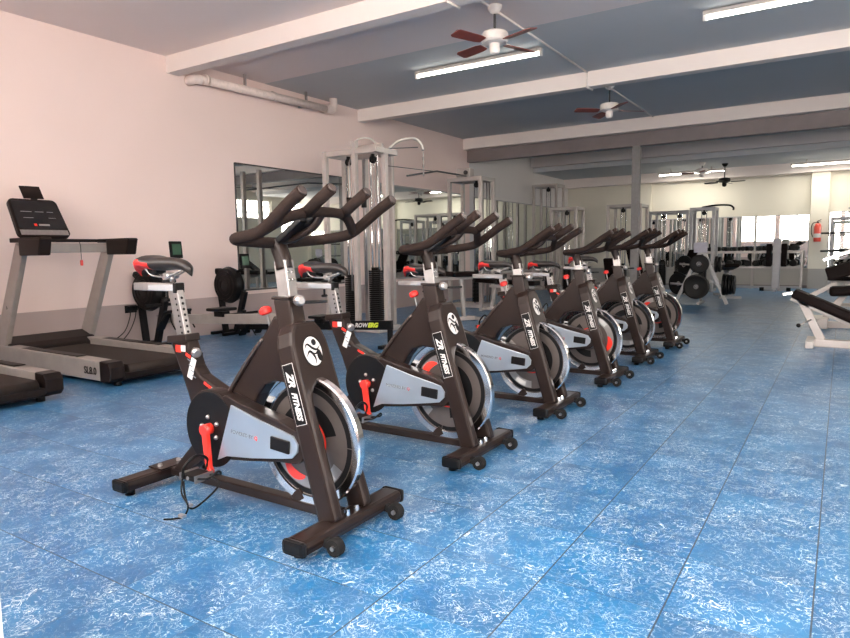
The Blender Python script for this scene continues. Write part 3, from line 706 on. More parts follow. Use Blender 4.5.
    for k in range(2):
        for yy in (-.010, .010): h.cyl((.294-.004*k, yy, .975+.03*k), (.300-.004*k, yy, .975+.03*k), .006, 10)
    h.build('post_bolt', 'chrome', hp)
    m = MB(); m.tube(smooth_path([(.262, 0, 1.015), (.252, 0, 1.06), (.235, 0, 1.10), (.225, 0, 1.13)], 5), .034, 16, rs=None)
    m.tube(smooth_path([(.225, 0, 1.118), (.33, 0, 1.14), (.42, 0, 1.175), (.47, 0, 1.225)], 5), .014, 10)
    m.build('stem', K, r)
    # handlebar: rear loop, arms, inner loop with two bullhorns
    m = MB(); g_ = .0218
    left = [(.60, -.255, 1.283), (.52, -.252, 1.235), (.44, -.250, 1.182), (.38, -.248, 1.152), (.31, -.245, 1.140), (.25, -.235, 1.134), (.218, -.205, 1.130), (.212, -.15, 1.126), (.214, -.07, 1.121), (.216, 0, 1.119)]
    right = [(x, -y, z) for x, y, z in left[:-1]][::-1]
    path = smooth_path(left, 5)[:-1] + smooth_path([left[-1]] + right, 5)
    m.tube(path, g_, 14)
    inner = [(.405, -.246, 1.160), (.43, -.20, 1.19), (.455, -.15, 1.212), (.472, -.10, 1.224), (.480, -.05, 1.228), (.482, 0, 1.229)]
    innr = [(x, -y, z) for x, y, z in inner[:-1]][::-1]
    m.tube(smooth_path(inner, 4)[:-1] + smooth_path([inner[-1]] + innr, 4), .0195, 12)
    for s in (-1, 1): m.tube([(.472, s*.10, 1.222), (.53, s*.10, 1.262), (.595, s*.10, 1.302)], g_, 14)
    hb = m.build('handlebar', 'foam', r)
    for p, q in (((.60, -.255, 1.283), (.606, -.255, 1.2866)), ((.60, .255, 1.283), (.606, .255, 1.2866)), ((.595, -.10, 1.302), (.601, -.10, 1.306)), ((.595, .10, 1.302), (.601, .10, 1.306))): m = MB(); m.cyl(p, q, .0175, 14); m.build('grip_end', 'frame_hi', hb)
    m = MB(); Rm = Matrix.Rotation(math.radians(-32), 3, 'Y'); m.box((.325, 0, 1.165), (.15, .10, .024), .006, Rm); m.box((.42, 0, 1.215), (.10, .03, .02), .004, Rm)
    con = m.build('console', 'black', r)
    m = MB(); m.box(V((.315, 0, 1.165)) + Rm @ V((0, 0, .0115)), (.075, .055, .002), 0, Rm); m.build('display', 'screen', con)
    # knobs
    m = MB(); m.mi = 0; m.cyl((.180, -.0, .75), (.168, -.015, .83), .006, 8); m.mi = 1
    m.lathe([(0, -.010), (.018, -.010), (.026, -.003), (.026, .012), (.016, .022), (0, .025)], (.166, -.018, .842), (-.25, -.15, 1), 18); m.build('resistance_knob', ['silver', 'red_soft'], r)
    m = MB(); m.mi = 0; m.cyl((.30, -.02, .895), (.345, -.02, .895), .010, 12); m.mi = 1
    m.lathe([(0, -.018), (.016, -.018), (.022, -.010), (.022, .008), (.014, .018), (0, .018)], (.352, -.018, .895), (1, -.3, 0), 16); m.mi = 0
    m.bar((.345, .01, .885), (.40, .09, .885), .020, .012, .004); m.build('height_knob', ['black', 'silver'], r)
    m = MB(); m.cyl((-.33, 0, .655), (-.285, -.02, .645), .010, 12); m.lathe([(0, -.016), (.017, -.016), (.022, -.008), (.022, .008), (.014, .016), (0, .016)], (-.280, -.022, .643), (1, -.4, -.2), 14)
    m.build('seat_knob', 'silver', r)
    return r, pc1

bike, pc1 = make_bike()
bike_spec = [
    (-2.14, 1.868, 'nearest spin bike in the row, whole and largest, round emblem fully in view', 0, 0, 0),
    (-2.13, 2.935, 'second spin bike from the camera, saddle seen right beside the nearest bike', -.035, -.05, 100),
    (-2.13, 4.045, 'third spin bike in the row, between the second bike and the middle ones', -.065, -.09, 60),
    (-2.11, 5.19, 'fourth spin bike from the camera, its flywheel showing a red patch on the right', -.07, -.085, -110),
    (-2.12, 6.30, 'fifth spin bike in the row, next to the farthest one', -.045, -.11, 10),
    (-2.09, 7.41, 'farthest spin bike, last of the row before the plate tree', -.035, -.075, 95)]
bikes = []
for i in range(5): bikes.append(copy_tree(bike))
for b, (x, y, lab, dh, ds, st) in zip([bike] + bikes, bike_spec):
    b.location = (x+.02, y-.012, 0); tag(b, lab, 'exercise bike', 'row of spin bikes')
    for ch in b.children:
        n = ch.name.split('.')[0]
        if n in ('handlebar', 'stem', 'console', 'handlebar_post'): ch.location.z += dh
        if n in ('handlebar', 'console'): ch.location += V((.008, 0, -.010 if y > 2 else 0.0))
        if n == 'rear_stabilizer': ch.location.x -= .02
        if n == 'seat_slider': ch.location.x -= .035
        if n == 'saddle': ch.location.x -= .018
        if n in ('saddle', 'seat_slider', 'seat_post'): ch.location.z += ds
        if n == 'flywheel': ch.rotation_euler.y = math.radians(st)
# loose toe strap hanging from the nearest pedal to the floor
m = MB(); p = pc1
m.tube(smooth_path([p+V((-.05, -.03, 0)), p+V((-.02, -.06, -.06)), p+V((.03, -.07, -.10)), p+V((.0, -.07, -.15)), p+V((-.05, -.08, -.168)), p+V((-.09, -.10, -.172))], 6), .004, 6)
m.tube(smooth_path([p+V((.04, .03, 0)), p+V((.10, .03, -.03)), p+V((.07, -.03, -.09)), p+V((.02, -.05, -.12)), p+V((-.04, -.03, -.09)), p+V((-.06, -.02, -.03))], 6), .0045, 6)
m.mi = 1; m.box(p+V((.01, -.085, -.14)), (.03, .02, .012), .002); m.box(p+V((.03, -.06, -.10)), (.02, .015, .012), .002)
m.build('toe_strap', ['black', 'silver'], bike)

# ------------------------------------------------------------------ treadmills
def make_treadmill():
    r = empty('treadmill', (0, 0, 0), 0)      # user stands facing -x; rear end at x = +1.03
    W = .45
    m = MB(); m.box((.02, 0, .075), (1.96, .74, .07), .01)
    for x in (-.8, .93):
        for s in (-1, 1): m.cyl((x, s*.33, 0), (x, s*.33, .05), .03, 12)
    m.build('chassis', 'black', r)
    m = MB(); m.box((.10, 0, .165), (1.78, .56, .02), .004); m.cyl((.985, -.28, .13), (.985, .28, .13), .045, 18); m.build('running_belt', 'belt', r)
    for s in (-1, 1):
        m = MB(); m.prism([(-.95, .05), (.90, .05), (.90, .205), (.86, .215), (-.80, .235), (-.95, .22)], 'y', s*W, s*(W-.125), .010)
        m.build('side_rail', 'tread_silver', r)
        m = MB(); m.box((.05, s*(W-.06), .228), (.95, .085, .008), .002); m.build('step_strip', 'tread_dark', r)
        m = MB(); m.prism([(.88, .04), (1.0, .045), (1.035, .08), (1.035, .17), (1.0, .212), (.88, .218)], 'y', s*(W+.006), s*(W-.13), .016); m.build('end_cap', 'tread_dark', r)
    m = MB(); m.bar((1.005, -W+.12, .085), (1.005, W-.12, .085), .05, .05, .01); m.build('rear_bar', 'tread_dark', r)
    m = MB(); m.prism([(-1.05, .05), (-.60, .05), (-.60, .20), (-.68, .245), (-.85, .30), (-1.0, .28), (-1.05, .20)], 'y', -W+.03, W-.03, .02); m.build('motor_hood', 'tread_dark', r)
    m = MB(); m.text('SL8.0', .085, basis((.74, -W-.001, .125), (1, 0, 0), (0, 0, 1)), .001, 0, .002); m.build('model_print', 'tread_dark', r)
    for s in (-1, 1):
        m = MB(); m.bar((-.88, s*.415, .10), (-.30, s*.415, 1.17), .055, .19, .012, up=(1, 0, .4), h1=.14); u = m.build('upright', 'tread_silver', r)
        if s < 0:
            m = MB(); m.text('A', .05, basis((-.61, s*.415-.029, .60), (1, 0, .2), (-.3, 0, 1)), .0008); m.build('emblem_print', 'dark_edge', u)
    m = MB(); m.box((-.32, 0, 1.155), (.07, .80, .09), .01); m.build('cross_bar', 'tread_silver', r)
    m = MB(); m.box((-.33, 0, 1.225), (.14, .90, .030), .010); m.build('console_tray', 'tread_dark', r)
    for s in (-1, 1):
        m = MB(); m.prism([(-.42, 1.205), (.08, 1.205), (.135, 1.230), (.11, 1.245), (-.42, 1.245)], 'y', s*.365, s*.462, .006)
        m.prism([(-.26, 1.085), (.08, 1.085), (.125, 1.235), (-.26, 1.235)], 'y', s*.36, s*.465, .012); m.build('handrail', 'tread_dark', r)
    # console
    Oc = basis((-.46, -.12, 1.25), (0, 1, 0), (-.62, 0, 1))
    def rr(w0, w1, h, c):
        o = []
        for cx, cy, a0 in ((w1/2-c, h-c, 0), (-w1/2+c, h-c, 90), (-w0/2+c, c, 180), (w0/2-c, c, 270)):
            for k in range(5): a = math.radians(a0+22.5*k); o.append((cx+c*math.cos(a), cy+c*math.sin(a)))
        return o
    m = MB(); m.prism(rr(.48, .45, .43, .05), 'z', -.02, .03, .008, Oc); con = m.build('console', 'tread_dark', r)
    sgn = 1 if (Oc.to_3x3() @ V((0, 0, 1))).x > 0 else -1
    zf = .0305 if sgn > 0 else -.0205
    m = MB(); m.prism(rr(.44, .41, .32, .03)[:], 'z', zf, zf+.001*sgn, 0, Oc @ Matrix.Translation((0, .085, 0))); m.build('screen', 'screen', con)
    m = MB(); m.box((0, 0, 0), (.44, .055, .006), .002); m.bm.transform(Oc @ Matrix.Translation((0, .045, zf))); m.build('shelf_ledge', 'silver', con)
    m = MB(); m.mi = 0
    for x, y, w in ((-.10, .28, .10), (.02, .28, .08), (.12, .28, .06), (-.10, .21, .09), (.12, .21, .07)):
        q = MB(); q.box((0, 0, 0), (w, .006, .001)); q.bm.transform(Oc @ Matrix.Translation((x, y, zf+.0015*sgn))); me = bpy.data.meshes.new('q'); q.bm.to_mesh(me); m.bm.from_mesh(me); bpy.data.meshes.remove(me)
    m.bm.faces.ensure_lookup_table(); nf = len(m.bm.faces)
    q = MB(); q.box((0, 0, 0), (.10, .02, .001)); q.bm.transform(Oc @ Matrix.Translation((.02, .13, zf+.0015*sgn))); me = bpy.data.meshes.new('q'); q.bm.to_mesh(me); m.bm.from_mesh(me)
    n1 = len(m.bm.faces)
    m.mi = 1; q = MB(); q.box((0, 0, 0), (.028, .028, .001)); q.bm.transform(Oc @ Matrix.Translation((-.06, .13, zf+.0015*sgn))); me = bpy.data.meshes.new('q'); q.bm.to_mesh(me); m.bm.from_mesh(me)
    m.bm.faces.ensure_lookup_table()
    for f in m.bm.faces[n1:]: f.material_index = 1
    m.build('button_print', ['silver', 'red'], con)
    # tablet on top
    m = MB(); m.box((0, 0, 0), (.19, .145, .012), .004); m.bm.transform(Oc @ Matrix.Translation((.04, .53, 0)) @ Matrix.Rotation(.02, 4, 'Z')); m.build('tablet_holder', 'tread_dark', con)
    m = MB(); m.box((0, 0, 0), (.06, .06, .01)); m.bm.transform(Oc @ Matrix.Translation((.04, .44, 0))); m.build('tablet_neck', 'black', con)
    # safety key on its cord
    m = MB(); m.tube(smooth_path([(-.30, .10, 1.225), (-.27, .105, 1.19), (-.265, .105, 1.10), (-.265, .105, 1.03)], 5), .003, 6); m.mi = 1; m.box((-.265, .105, 1.01), (.02, .022, .055), .006); m.box((-.30, .06, 1.225), (.03, .06, .012), .003)
    m.build('safety_key', ['black', 'red'], r)
    return r
t2 = make_treadmill(); t2.location = (-5.96, 3.385, 0)
tag(t2, 'treadmill with its whole console in view, beside the nearest spin bike\'s saddle', 'treadmill', 'treadmills along the pink wall')
t1 = copy_tree(t2); t1.location = (-5.93, 2.09, 0)
tag(t1, 'treadmill cut off by the left edge, only its rear deck corner showing', 'treadmill', 'treadmills along the pink wall')

# wall socket with two plugs and leads
m = MB(); m.box((-7.094, 4.53, .44), (.012, .15, .09), .003); so = m.build('wall_socket', 'black')
tag(so, 'black double wall socket with two plugs low on the left wall', 'socket')
for dy in (-.035, .035):
    m = MB(); m.box((-7.065, 4.53+dy, .45), (.05, .05, .055), .008); m.build('plug', 'black', so)
m = MB()
for dy, e in ((-.035, -.16), (.035, -.10)):
    m.tube(smooth_path([(-7.045, 4.53+dy, .43), (-7.03, 4.50+dy, .33), (-7.03, 4.42+dy, .18), (-7.03, 4.40+dy+e, .07), (-7.02, 4.3+e, .012), (-6.9, 4.12+e, .008)], 6), .006, 6)
tag(m.build('power_cord', 'black'), 'two thin black leads hanging from the wall socket to the floor', 'cord')

# ------------------------------------------------------------------ rowing machines
def make_rower(x0, y, zr0, zr1, xr1, label, railcol, printed):
    r = empty('rowing_machine', (x0, y, 0), 0, label, 'rowing machine', 'rowing machines by the pink wall')
    L = xr1 - x0
    m = MB()
    m.bar((.0, 0, .0), (-.10, 0, .74), .07, .055, .006, up=(1, 0, 0))
    m.bar((.20, 0, .02), (.40, 0, .58), .06, .07, .006, up=(1, 0, 0)); m.bar((-.08, -.18, .02), (-.08, .18, .02), .05, .04, .006); m.bar((.20, -.22, .02), (.20, .22, .02), .05, .04, .006)
    m.build('front_legs', 'black', r)
    m = MB(); m.bar((.25, 0, zr0), (L, 0, zr1), .05, .105, .006); ra = m.build('monorail', railcol, r)
    if printed:
        xx = L-.34; zz = zr0+(zr1-zr0)*(xx-.25)/(L-.25)
        O = basis((xx, -.027, zz), (1, 0, (zr1-zr0)/(L-.25)), (0, 0, 1)); m = MB()
        m.mi = 0; m.text('ROW', .070, O @ Matrix.Translation((-.085, 0, 0)), .001, .3, .002, 1.05); m.mi = 1; m.text('ERG', .070, O @ Matrix.Translation((.085, 0, 0)), .001, .3, .004, 1.1)
        m.build('name_print', ['white', 'lime'], ra)
    m = MB(); m.bar((L-.03, 0, zr1-.03), (L-.03, 0, .03), .045, .05, .004, up=(1, 0, 0)); m.bar((L-.03, -.2, .02), (L-.03, .2, .02), .06, .04, .006); m.build('rear_leg', 'black', r)
    # flywheel housing
    m = MB(); m.lathe([(0, -.085), (.15, -.085), (.225, -.06), (.245, 0), (.225, .06), (.15, .085), (0, .085)], (.10, 0, .66), (0, 1, 0), 36); m.bar((-.12, 0, .86), (.26, 0, .62), .12, .07, .02)
    fh = m.build('flywheel_housing', 'black', r)
    m = MB()
    for k in range(3):
        rr_ = .07+.055*k
        for s in (-1, 1): m.lathe([(rr_, s*.083), (rr_, s*.092), (rr_+.012, s*.092), (rr_+.012, s*.083)], (.10, 0, .66), (0, 1, 0), 36)
    m.build('vent_ring', 'tread_dark', fh)
    mx, mz = (.64, 1.13) if not printed else (.42, .98)
    m = MB(); m.tube([(.15, 0, .80), (mx-.03, 0, mz-.10)], .016, 8); m.build('monitor_arm', 'black', r)
    m = MB(); Rm = Matrix.Rotation(-.1, 3, 'Y'); m.box((mx, 0, mz), (.03, .15, .19), .006, Rm); mo = m.build('monitor', 'black', r)
    m = MB(); m.box((mx+.017, 0, mz+.005), (.003, .11, .12), 0, Rm); m.build('lcd', 'lcd', mo)
    # foot plates, straps, handle, chain
    for s in (-1, 1):
        m = MB(); m.bar((.46, s*.13, zr0-.10), (.62, s*.13, zr0+.12), .11, .02, .004); m.build('foot_plate', 'black', r)
        m = MB(); m.tube(smooth_path([(.58, s*.13-.06, zr0), (.62, s*.13-.03, zr0+.08), (.62, s*.13+.03, zr0+.08), (.58, s*.13+.06, zr0), (.64, s*.13+.07, zr0-.10)], 4), .008, 6); m.build('foot_strap', 'black_soft', r)
    m = MB(); m.bar((.36, -.24, zr0+.17), (.36, .24, zr0+.17), .035, .035, .008); m.box((.36, 0, zr0+.19), (.06, .05, .05), .01); m.build('pull_handle', 'black', r)
    xs = L*.62; zs = zr0+(zr1-zr0)*(xs-.25)/(L-.25)+.085
    m = MB(); m.box((xs, 0, zs+.02), (.20, .26, .035), .015); m.box((xs, 0, zs-.03), (.14, .10, .06), .006); m.build('sliding_seat', 'black', r)
make_rower(-6.95, 4.62, .33, .42, -4.75, 'black rowing machine nearer the treadmills, small upright monitor above the spin bike saddle', 'tread_silver', False)
make_rower(-7.0, 5.85, .12, .255, -4.22, 'black rowing machine with white and lime lettering on its rail, before the cable tower', 'black', True)

# ------------------------------------------------------------------ cable towers
def weight_stack(m, cx, cy, z0, n, w=.17, d=.11, t=.026, mi=1):
    for k in range(n):
        m.mi = mi; m.box((cx, cy, z0 + t*k + t/2), (w, d, t-.005), .003)
def make_tower(x, y, W, D, H, label, stacks, white='machine_white', name='cable_machine', arms=True, rz=0.0, posts=None):
    r = empty(name, (x, y, 0), rz, label, 'cable machine', 'cable and weight stack machines')
    pw = .065
    for px, py in (posts or ((-W/2, -D/2), (W/2, -D/2), (-W/2, D/2), (W/2, D/2))):
        m = MB(); m.box((px, py, H/2), (pw, pw, H), .006); m.build('upright', white, r)
    for z, nm in ((H-.035, 'top_frame'), (.045, 'bottom_frame')):
        m = MB()
        for py in (-D/2, D/2): m.box((0, py, z), (W+pw*.8, pw*.9, .07), .005)
        for px in (-W/2, W/2): m.box((px, 0, z), (pw*.9, D, .069), .005)
        m.build(nm, white, r)
    for sx, n in stacks:
        m = MB(); weight_stack(m, sx, 0, .10, n, mi=0); m.box((sx, 0, .10+.026*n+.02), (.10, .08, .04), .006); m.build('weight_stack', 'stack', r)
        m = MB()
        for dx in (-.055, .055): m.cyl((sx+dx, 0, .08), (sx+dx, 0, H-.07), .012, 10)
        m.cyl((sx, .0, .10+.026*n), (sx, 0, H-.1), .004, 6); m.build('guide_rods', 'chrome', r)
        m = MB(); m.lathe([(.0, -.014), (.05, -.014), (.042, 0), (.05, .014), (0, .014)], (sx, -.02, H-.13), (0, 1, 0), 20); m.box((sx, -.02, H-.10), (.03, .05, .09), .004); m.build('pulley', 'black', r)
    return r
TA = make_tower(-5.50, 6.98, .82, .42, 2.42, 'pale cable tower with tall black weight stacks, in front of the mirror nearest the rowers', [(-.20, 24), (.215, 28)], posts=((-.43, -.23), (.06, -.21), (.41, -.02), (-.70, .50), (-.32, .50), (.05, .62)))
m = MB(); m.box((.06, -.21, 2.44), (.075, .075, .16), .006); m.bar((-.02, 0, 2.46), (.36, 0, 2.46), .06, .06, .005)
m.tube(smooth_path([(.0, -.15, 2.50), (.08, -.12, 2.56), (.20, -.05, 2.56), (.30, 0, 2.46)], 5), .014, 8); m.build('top_arm', 'machine_white', TA)
m = MB(); m.tube(smooth_path([(-.05, -.10, 2.38), (-.12, -.10, 2.26), (-.12, -.10, 2.1), (-.12, -.10, .55)], 4), .012, 8); m.tube([(.13, -.1, .5), (.13, -.1, 2.3)], .018, 8); m.build('slide_rail', 'silver', TA)
for cx_, cz_ in ((.13, 1.72), (-.12, 1.75)):
    m = MB(); m.box((cx_, -.12, cz_), (.06, .05, .12), .01); m.build('slide_carriage', 'black', TA)
TB = make_tower(-5.93, 10.85, .66, .50, 2.42, 'pale cable tower near the grey steel beam, behind the second spin bike', [(.12, 22)])
m = MB(); m.box((-.02, -.2, 2.50), (.30, .16, .16), .02); m.mi = 1; m.lathe([(0, -.012), (.04, -.012), (.04, .012), (0, .012)], (.04, -.29, 2.50), (0, 1, 0), 18); m.build('pulley_box', ['machine_white', 'dark_edge'], TB)
m = MB()
for k in range(16): m.cyl((.33, -.284, .5+.1*k), (.33, -.288, .5+.1*k), .012, 8)
for dy in (-.1, .05, .15): m.cyl((.30, dy, .1), (.30, dy, 2.36), .014, 8)
m.build('slide_rail', 'silver', TB)
# crossover bar between the towers
m = MB(); m.tube([(-5.38, 7.9, 2.17), (-5.67, 9.2, 2.38), (-5.90, 10.64, 2.44)], .014, 10); m.tube([(-5.1, 6.95, 2.20), (-5.20, 8.9, 2.28)], .006, 6)
tag(m.build('crossover_bar', 'cable'), 'long thin dark bar overhead between the two cable towers', 'bar')
m = MB(); m.tube(smooth_path([(-5.11, 7.05, 2.40), (-5.22, 7.45, 2.58), (-5.12, 7.6, 2.63), (-5.0, 7.6, 2.60), (-4.93, 7.6, 2.53), (-4.90, 7.6, 2.45)], 5), .020, 10)
o = m.build('pulldown_arm', 'machine_white'); tag(o, 'small curved white arm reaching out above the nearer cable tower', 'arm')
m = MB(); m.cyl((-4.90, 7.6, 2.10), (-4.90, 7.6, 2.43), .006, 6)
for z in (2.14, 2.24, 2.34): m.box((-4.90, 7.6, z), (.02, .02, .05), .004)
m.build('chain', 'silver', o)
m = MB(); m.tube([(-5.1, 7.0, 2.42), (-4.99, 7.6, 2.50)], .008, 6); m.build('tension_cable', 'cable', o)

# padded bench in front of the second mirror
def bench(x, y, rz, label, mt='pad', back=0.6, L=1.1, frame='machine_white', seath=.5):
    r = empty('weight_bench', (x, y, 0), rz, label, 'bench', 'weight benches')
    m = MB(); m.bar((-.5, 0, .04), (.5, 0, .04), .06, .06, .006)
    for s in (-1, 1): m.box((s*.5, 0, .035), (.06, .42, .05), .006)
    m.bar((-.38, 0, .05), (-.30, 0, seath-.06), .05, .05, .005, up=(1, 0, 0)); m.bar((.30, 0, .05), (.25, 0, seath-.06), .05, .05, .005, up=(1, 0, 0)); m.bar((-.42, 0, seath-.06), (.45, 0, seath-.06), .05, .05, .005)
    m.build('bench_frame', frame, r)
    m = MB(); m.box((.28, 0, seath), (.42, .28, .075), .02); m.build('seat_pad', mt, r)
    m = MB(); m.bar((.04, 0, seath+.01), (.04-L*.62*math.cos(back), 0, seath+.01+L*.62*math.sin(back)), .28, .075, .02); m.build('back_pad', mt, r)
    return r
bench(-5.0, 8.35, math.radians(60), 'flat black padded bench in front of the second mirror, between the two nearest bikes', back=0.02, seath=.72)
bench(-4.85, 10.3, math.radians(0), 'black padded bench low beside the second cable tower', back=0.05)

# ------------------------------------------------------------------ far machines on the left
make_tower(-6.55, 16.2, .62, .5, 2.75, 'tall white machine frame on the left far corner before the long mirror', [(.0, 16)], name='weight_machine')
make_tower(-4.35, 15.7, .75, .6, 2.10, 'pale multi gym frame just right of the grey post', [(-.1, 22)], name='weight_machine')
make_tower(-3.75, 17.6, .9, .7, 2.0, 'grey weight stack frame behind the plate tree, near the far wall', [(-.2, 24), (.2, 24)], 'machine_grey', name='weight_machine')
make_tower(-2.85, 16.9, .50, .5, 2.02, 'grey cable frame with a curved top arm near the far wall mirror', [(0, 26)], 'machine_grey', name='weight_machine')
m = MB(); m.tube(smooth_path([(-2.9, 16.9, 2.03), (-2.6, 16.8, 2.06), (-2.3, 16.8, 2.05), (-2.2, 16.8, 1.99), (-2.2, 16.8, 1.93)], 5), .022, 8)
tag(m.build('pulldown_arm', 'iron'), 'thin dark curved arm reaching right from the far cable frame', 'arm')
make_tower(-5.55, 14.9, .6, .5, 2.05, 'white weight machine frame behind the farthest bikes, left of the grey post', [(0, 22)], name='weight_machine')
bench(-3.75, 14.3, math.radians(70), 'black padded bench with raised back behind the farthest spin bike', back=1.2)
bench(-2.05, 15.1, math.radians(105), 'black padded bench right behind the plate tree, near its right leg', back=.1, seath=.62, frame='machine_grey')
bench(-3.0, 15.9, math.radians(-100), 'black padded bench left of the plate tree, farther back', back=.8)

# ------------------------------------------------------------------ plate tree
PT = (-2.25, 13.25)
def plate_tree():
    x, y = PT
    r = empty('plate_tree', (x, y, 0), 0, 'grey A-frame plate tree with a small blank sign on top', 'weight plate rack')
    m = MB(); m.bar((-.46, 0, .0), (-.03, 0, 1.0), .06, .06, .005, up=(0, 1, 0)); m.bar((.46, 0, .0), (.03, 0, 1.0), .06, .06, .005, up=(0, 1, 0))
    m.box((0, 0, .42), (.46, .05, .05), .004); m.bar((0, .0, .02), (0, .0, .25), .04, .04); m.bar((0, -.28, .02), (0, .28, .02), .05, .04); m.box((0, 0, .98), (.14, .07, .08), .004)
    m.build('rack_frame', 'machine_grey', r)
    m = MB()
    for sx, z in ((-1, .36), (-1, .74), (1, .36), (1, .74)):
        xx = sx*(.46-.43*z/1.0); m.cyl((xx, 0, z), (xx+sx*.26, 0, z+.02), .02, 12)
    m.cyl((-.06, -.02, .33), (-.06, -.19, .33), .018, 12); m.cyl((-.02, -.02, .76), (-.02, -.19, .76), .018, 12)
    m.build('plate_peg', 'post', r)
    m = MB(); m.box((-.02, -.045, 1.07), (.24, .01, .19), .002); m.build('sign_plate', 'sign', r)
    G = 'weight plates on the plate tree'
    def plate(cx, cy, cz, rad, ax, lab, t=.035):
        m = MB(); m.lathe([(.026, -t/2), (.05, -t/2), (.055, -t/2+.006), (rad*.82, -t/2+.006), (rad*.86, -t/2), (rad, -t/2+.004), (rad, t/2-.004), (rad*.86, t/2), (rad*.82, t/2-.006), (.055, t/2-.006), (.05, t/2), (.026, t/2), (.026, -t/2)], (0, 0, 0), ax, 36)
        o = m.build('weight_plate', 'iron', None, (x+cx, y+cy, cz)); tag(o, lab, 'weight plate', G)
        q = MB(); q.lathe([(.028, -t/2-.002), (.045, -t/2-.002), (.045, t/2+.002), (.028, t/2+.002), (.028, -t/2-.002)], (0, 0, 0), ax, 20); q.build('hub_ring', 'post', o)
    Y, X = (0, 1, 0), (1, 0, 0)
    plate(-.06, -.16, .33, .235, Y, 'large black weight plate facing the camera, low on the plate tree', .045)
    plate(-.02, -.16, .76, .175, Y, 'smaller black weight plate facing the camera, high on the plate tree', .04)
    for i, (dx, rad, lab) in enumerate(((.29, .215, 'inner'), (.37, .215, 'outer'))):
        plate(-.42-i*.034, .09 + i*.062, .37, rad, (.55, 1, 0), lab+' black weight plate of the lower left peg of the plate tree', .04)
    plate(-.33, .10, .74, .18, (.55, 1, 0), 'black weight plate on the upper left peg of the plate tree', .045)
    for i, w in enumerate(('innermost', 'second', 'third', 'outermost')):
        plate(.40+.056*i, 0, .372, .205-.010*i, X, w+' black weight plate on the lower right peg of the plate tree', .045)
    for i, w in enumerate(('inner', 'outer')):
        plate(.26+.06*i, 0, .75, .155-.01*i, X, w+' small black weight plate on the upper right peg of the plate tree', .045)
plate_tree()

# ------------------------------------------------------------------ dumbbell rack and dumbbells
def dumbbell_rack():
    x0, x1, y = -3.85, -0.85, 18.62
    r = empty('dumbbell_rack', ((x0+x1)/2, y, 0), 0, 'long pale two-tier dumbbell rack against the far wall mirror', 'dumbbell rack')
    xm = (x0+x1)/2
    for px in (x0, -1.95, x1):
        m = MB(); m.box((px-xm, .10, .48), (.06, .06, .96), .005); m.box((px-xm, -.02, .03), (.06, .50, .06), .005); m.build('upright', 'machine_white', r)
    for z in (.55, .94):
        m = MB(); m.box((0, -.02, z), (x1-x0, .34, .03), .004); m.box((0, -.20, z-.01), (x1-x0, .02, .06), .003); m.build('shelf', 'machine_white', r)
    m = MB(); m.box((0, -.26, .05), (x1-x0, .05, .06), .004); m.build('base_bar', 'machine_grey', r)
    G = 'dumbbells on the two-tier rack'
    protos = {}
    def proto(rad):
        m = MB(); m.cyl((0, -.06, 0), (0, .06, 0), .016, 10)
        o = m.build('dumbbell', 'silver'); h = []
        for s in (-1, 1):
            m = MB(); m.lathe([(0, s*.055), (rad*.9, s*.055), (rad, s*.065), (rad, s*(.065+rad*.9)), (rad*.9, s*(.075+rad*.9)), (0, s*(.075+rad*.9))], (0, 0, 0), (0, 1, 0), 14); m.build('head', 'iron', o)
        return o
    names = ['largest', 'very large', 'large', 'fairly large', 'medium', 'smaller', 'small', 'smallest']
    for tier, z, n in (('upper', .957, 14), ('lower', .567, 13)):
        for i in range(n):
            x = x1 - .17 - i*(x1-x0-.3)/n; rad = (.085 if tier == 'lower' else .072) - .0016*i + random.uniform(-.004, .004)
            key = round(rad, 3)
            if key not in protos: protos[key] = o = proto(key)
            else: o = copy_tree(protos[key])
            o.location = (x, y-.02+random.uniform(-.01, .01), z+key+.001); o.rotation_euler = (0, 0, random.uniform(-.12, .12))
            words = ['rightmost', 'second from the right', 'third from the right', 'fourth from the right', 'fifth from the right', 'sixth from the right', 'seventh from the right', 'eighth from the right', 'ninth from the right', 'tenth from the right', 'fourth from the left', 'third from the left', 'second from the left', 'leftmost']
            w = words[i] if n == 14 else (words[:9] + words[10:])[i]
            tag(o, 'black dumbbell %s on the %s shelf of the far rack' % (w, tier), 'dumbbell', G)
dumbbell_rack()

# upright pad machine in front of the rack
r = empty('knee_raise_station', (-1.33, 17.7, 0), 0, 'upright exercise station with black pads standing before the dumbbell rack', 'exercise station')
m = MB(); m.box((0, 0, .66), (.17, .10, 1.20), .008); m.box((0, 0, .03), (.55, .10, .06), .008); m.box((0, -.1, .03), (.10, .6, .06), .008); m.build('post_frame', 'machine_grey', r)
for s in (-1, 1):
    m = MB(); m.box((s*.16, -.06, .86), (.12, .08, .55), .02); m.build('pad', 'pad', r)
    m = MB(); m.cyl((s*.33, -.12, .045), (s*.24, -.12, .045), .045, 14); m.build('foot_roller', 'black_soft', r)
bench(-3.9, 13.0, math.radians(80), 'low black padded bench with upright back, next to the grey post', back=1.3, seath=.45, L=.7)

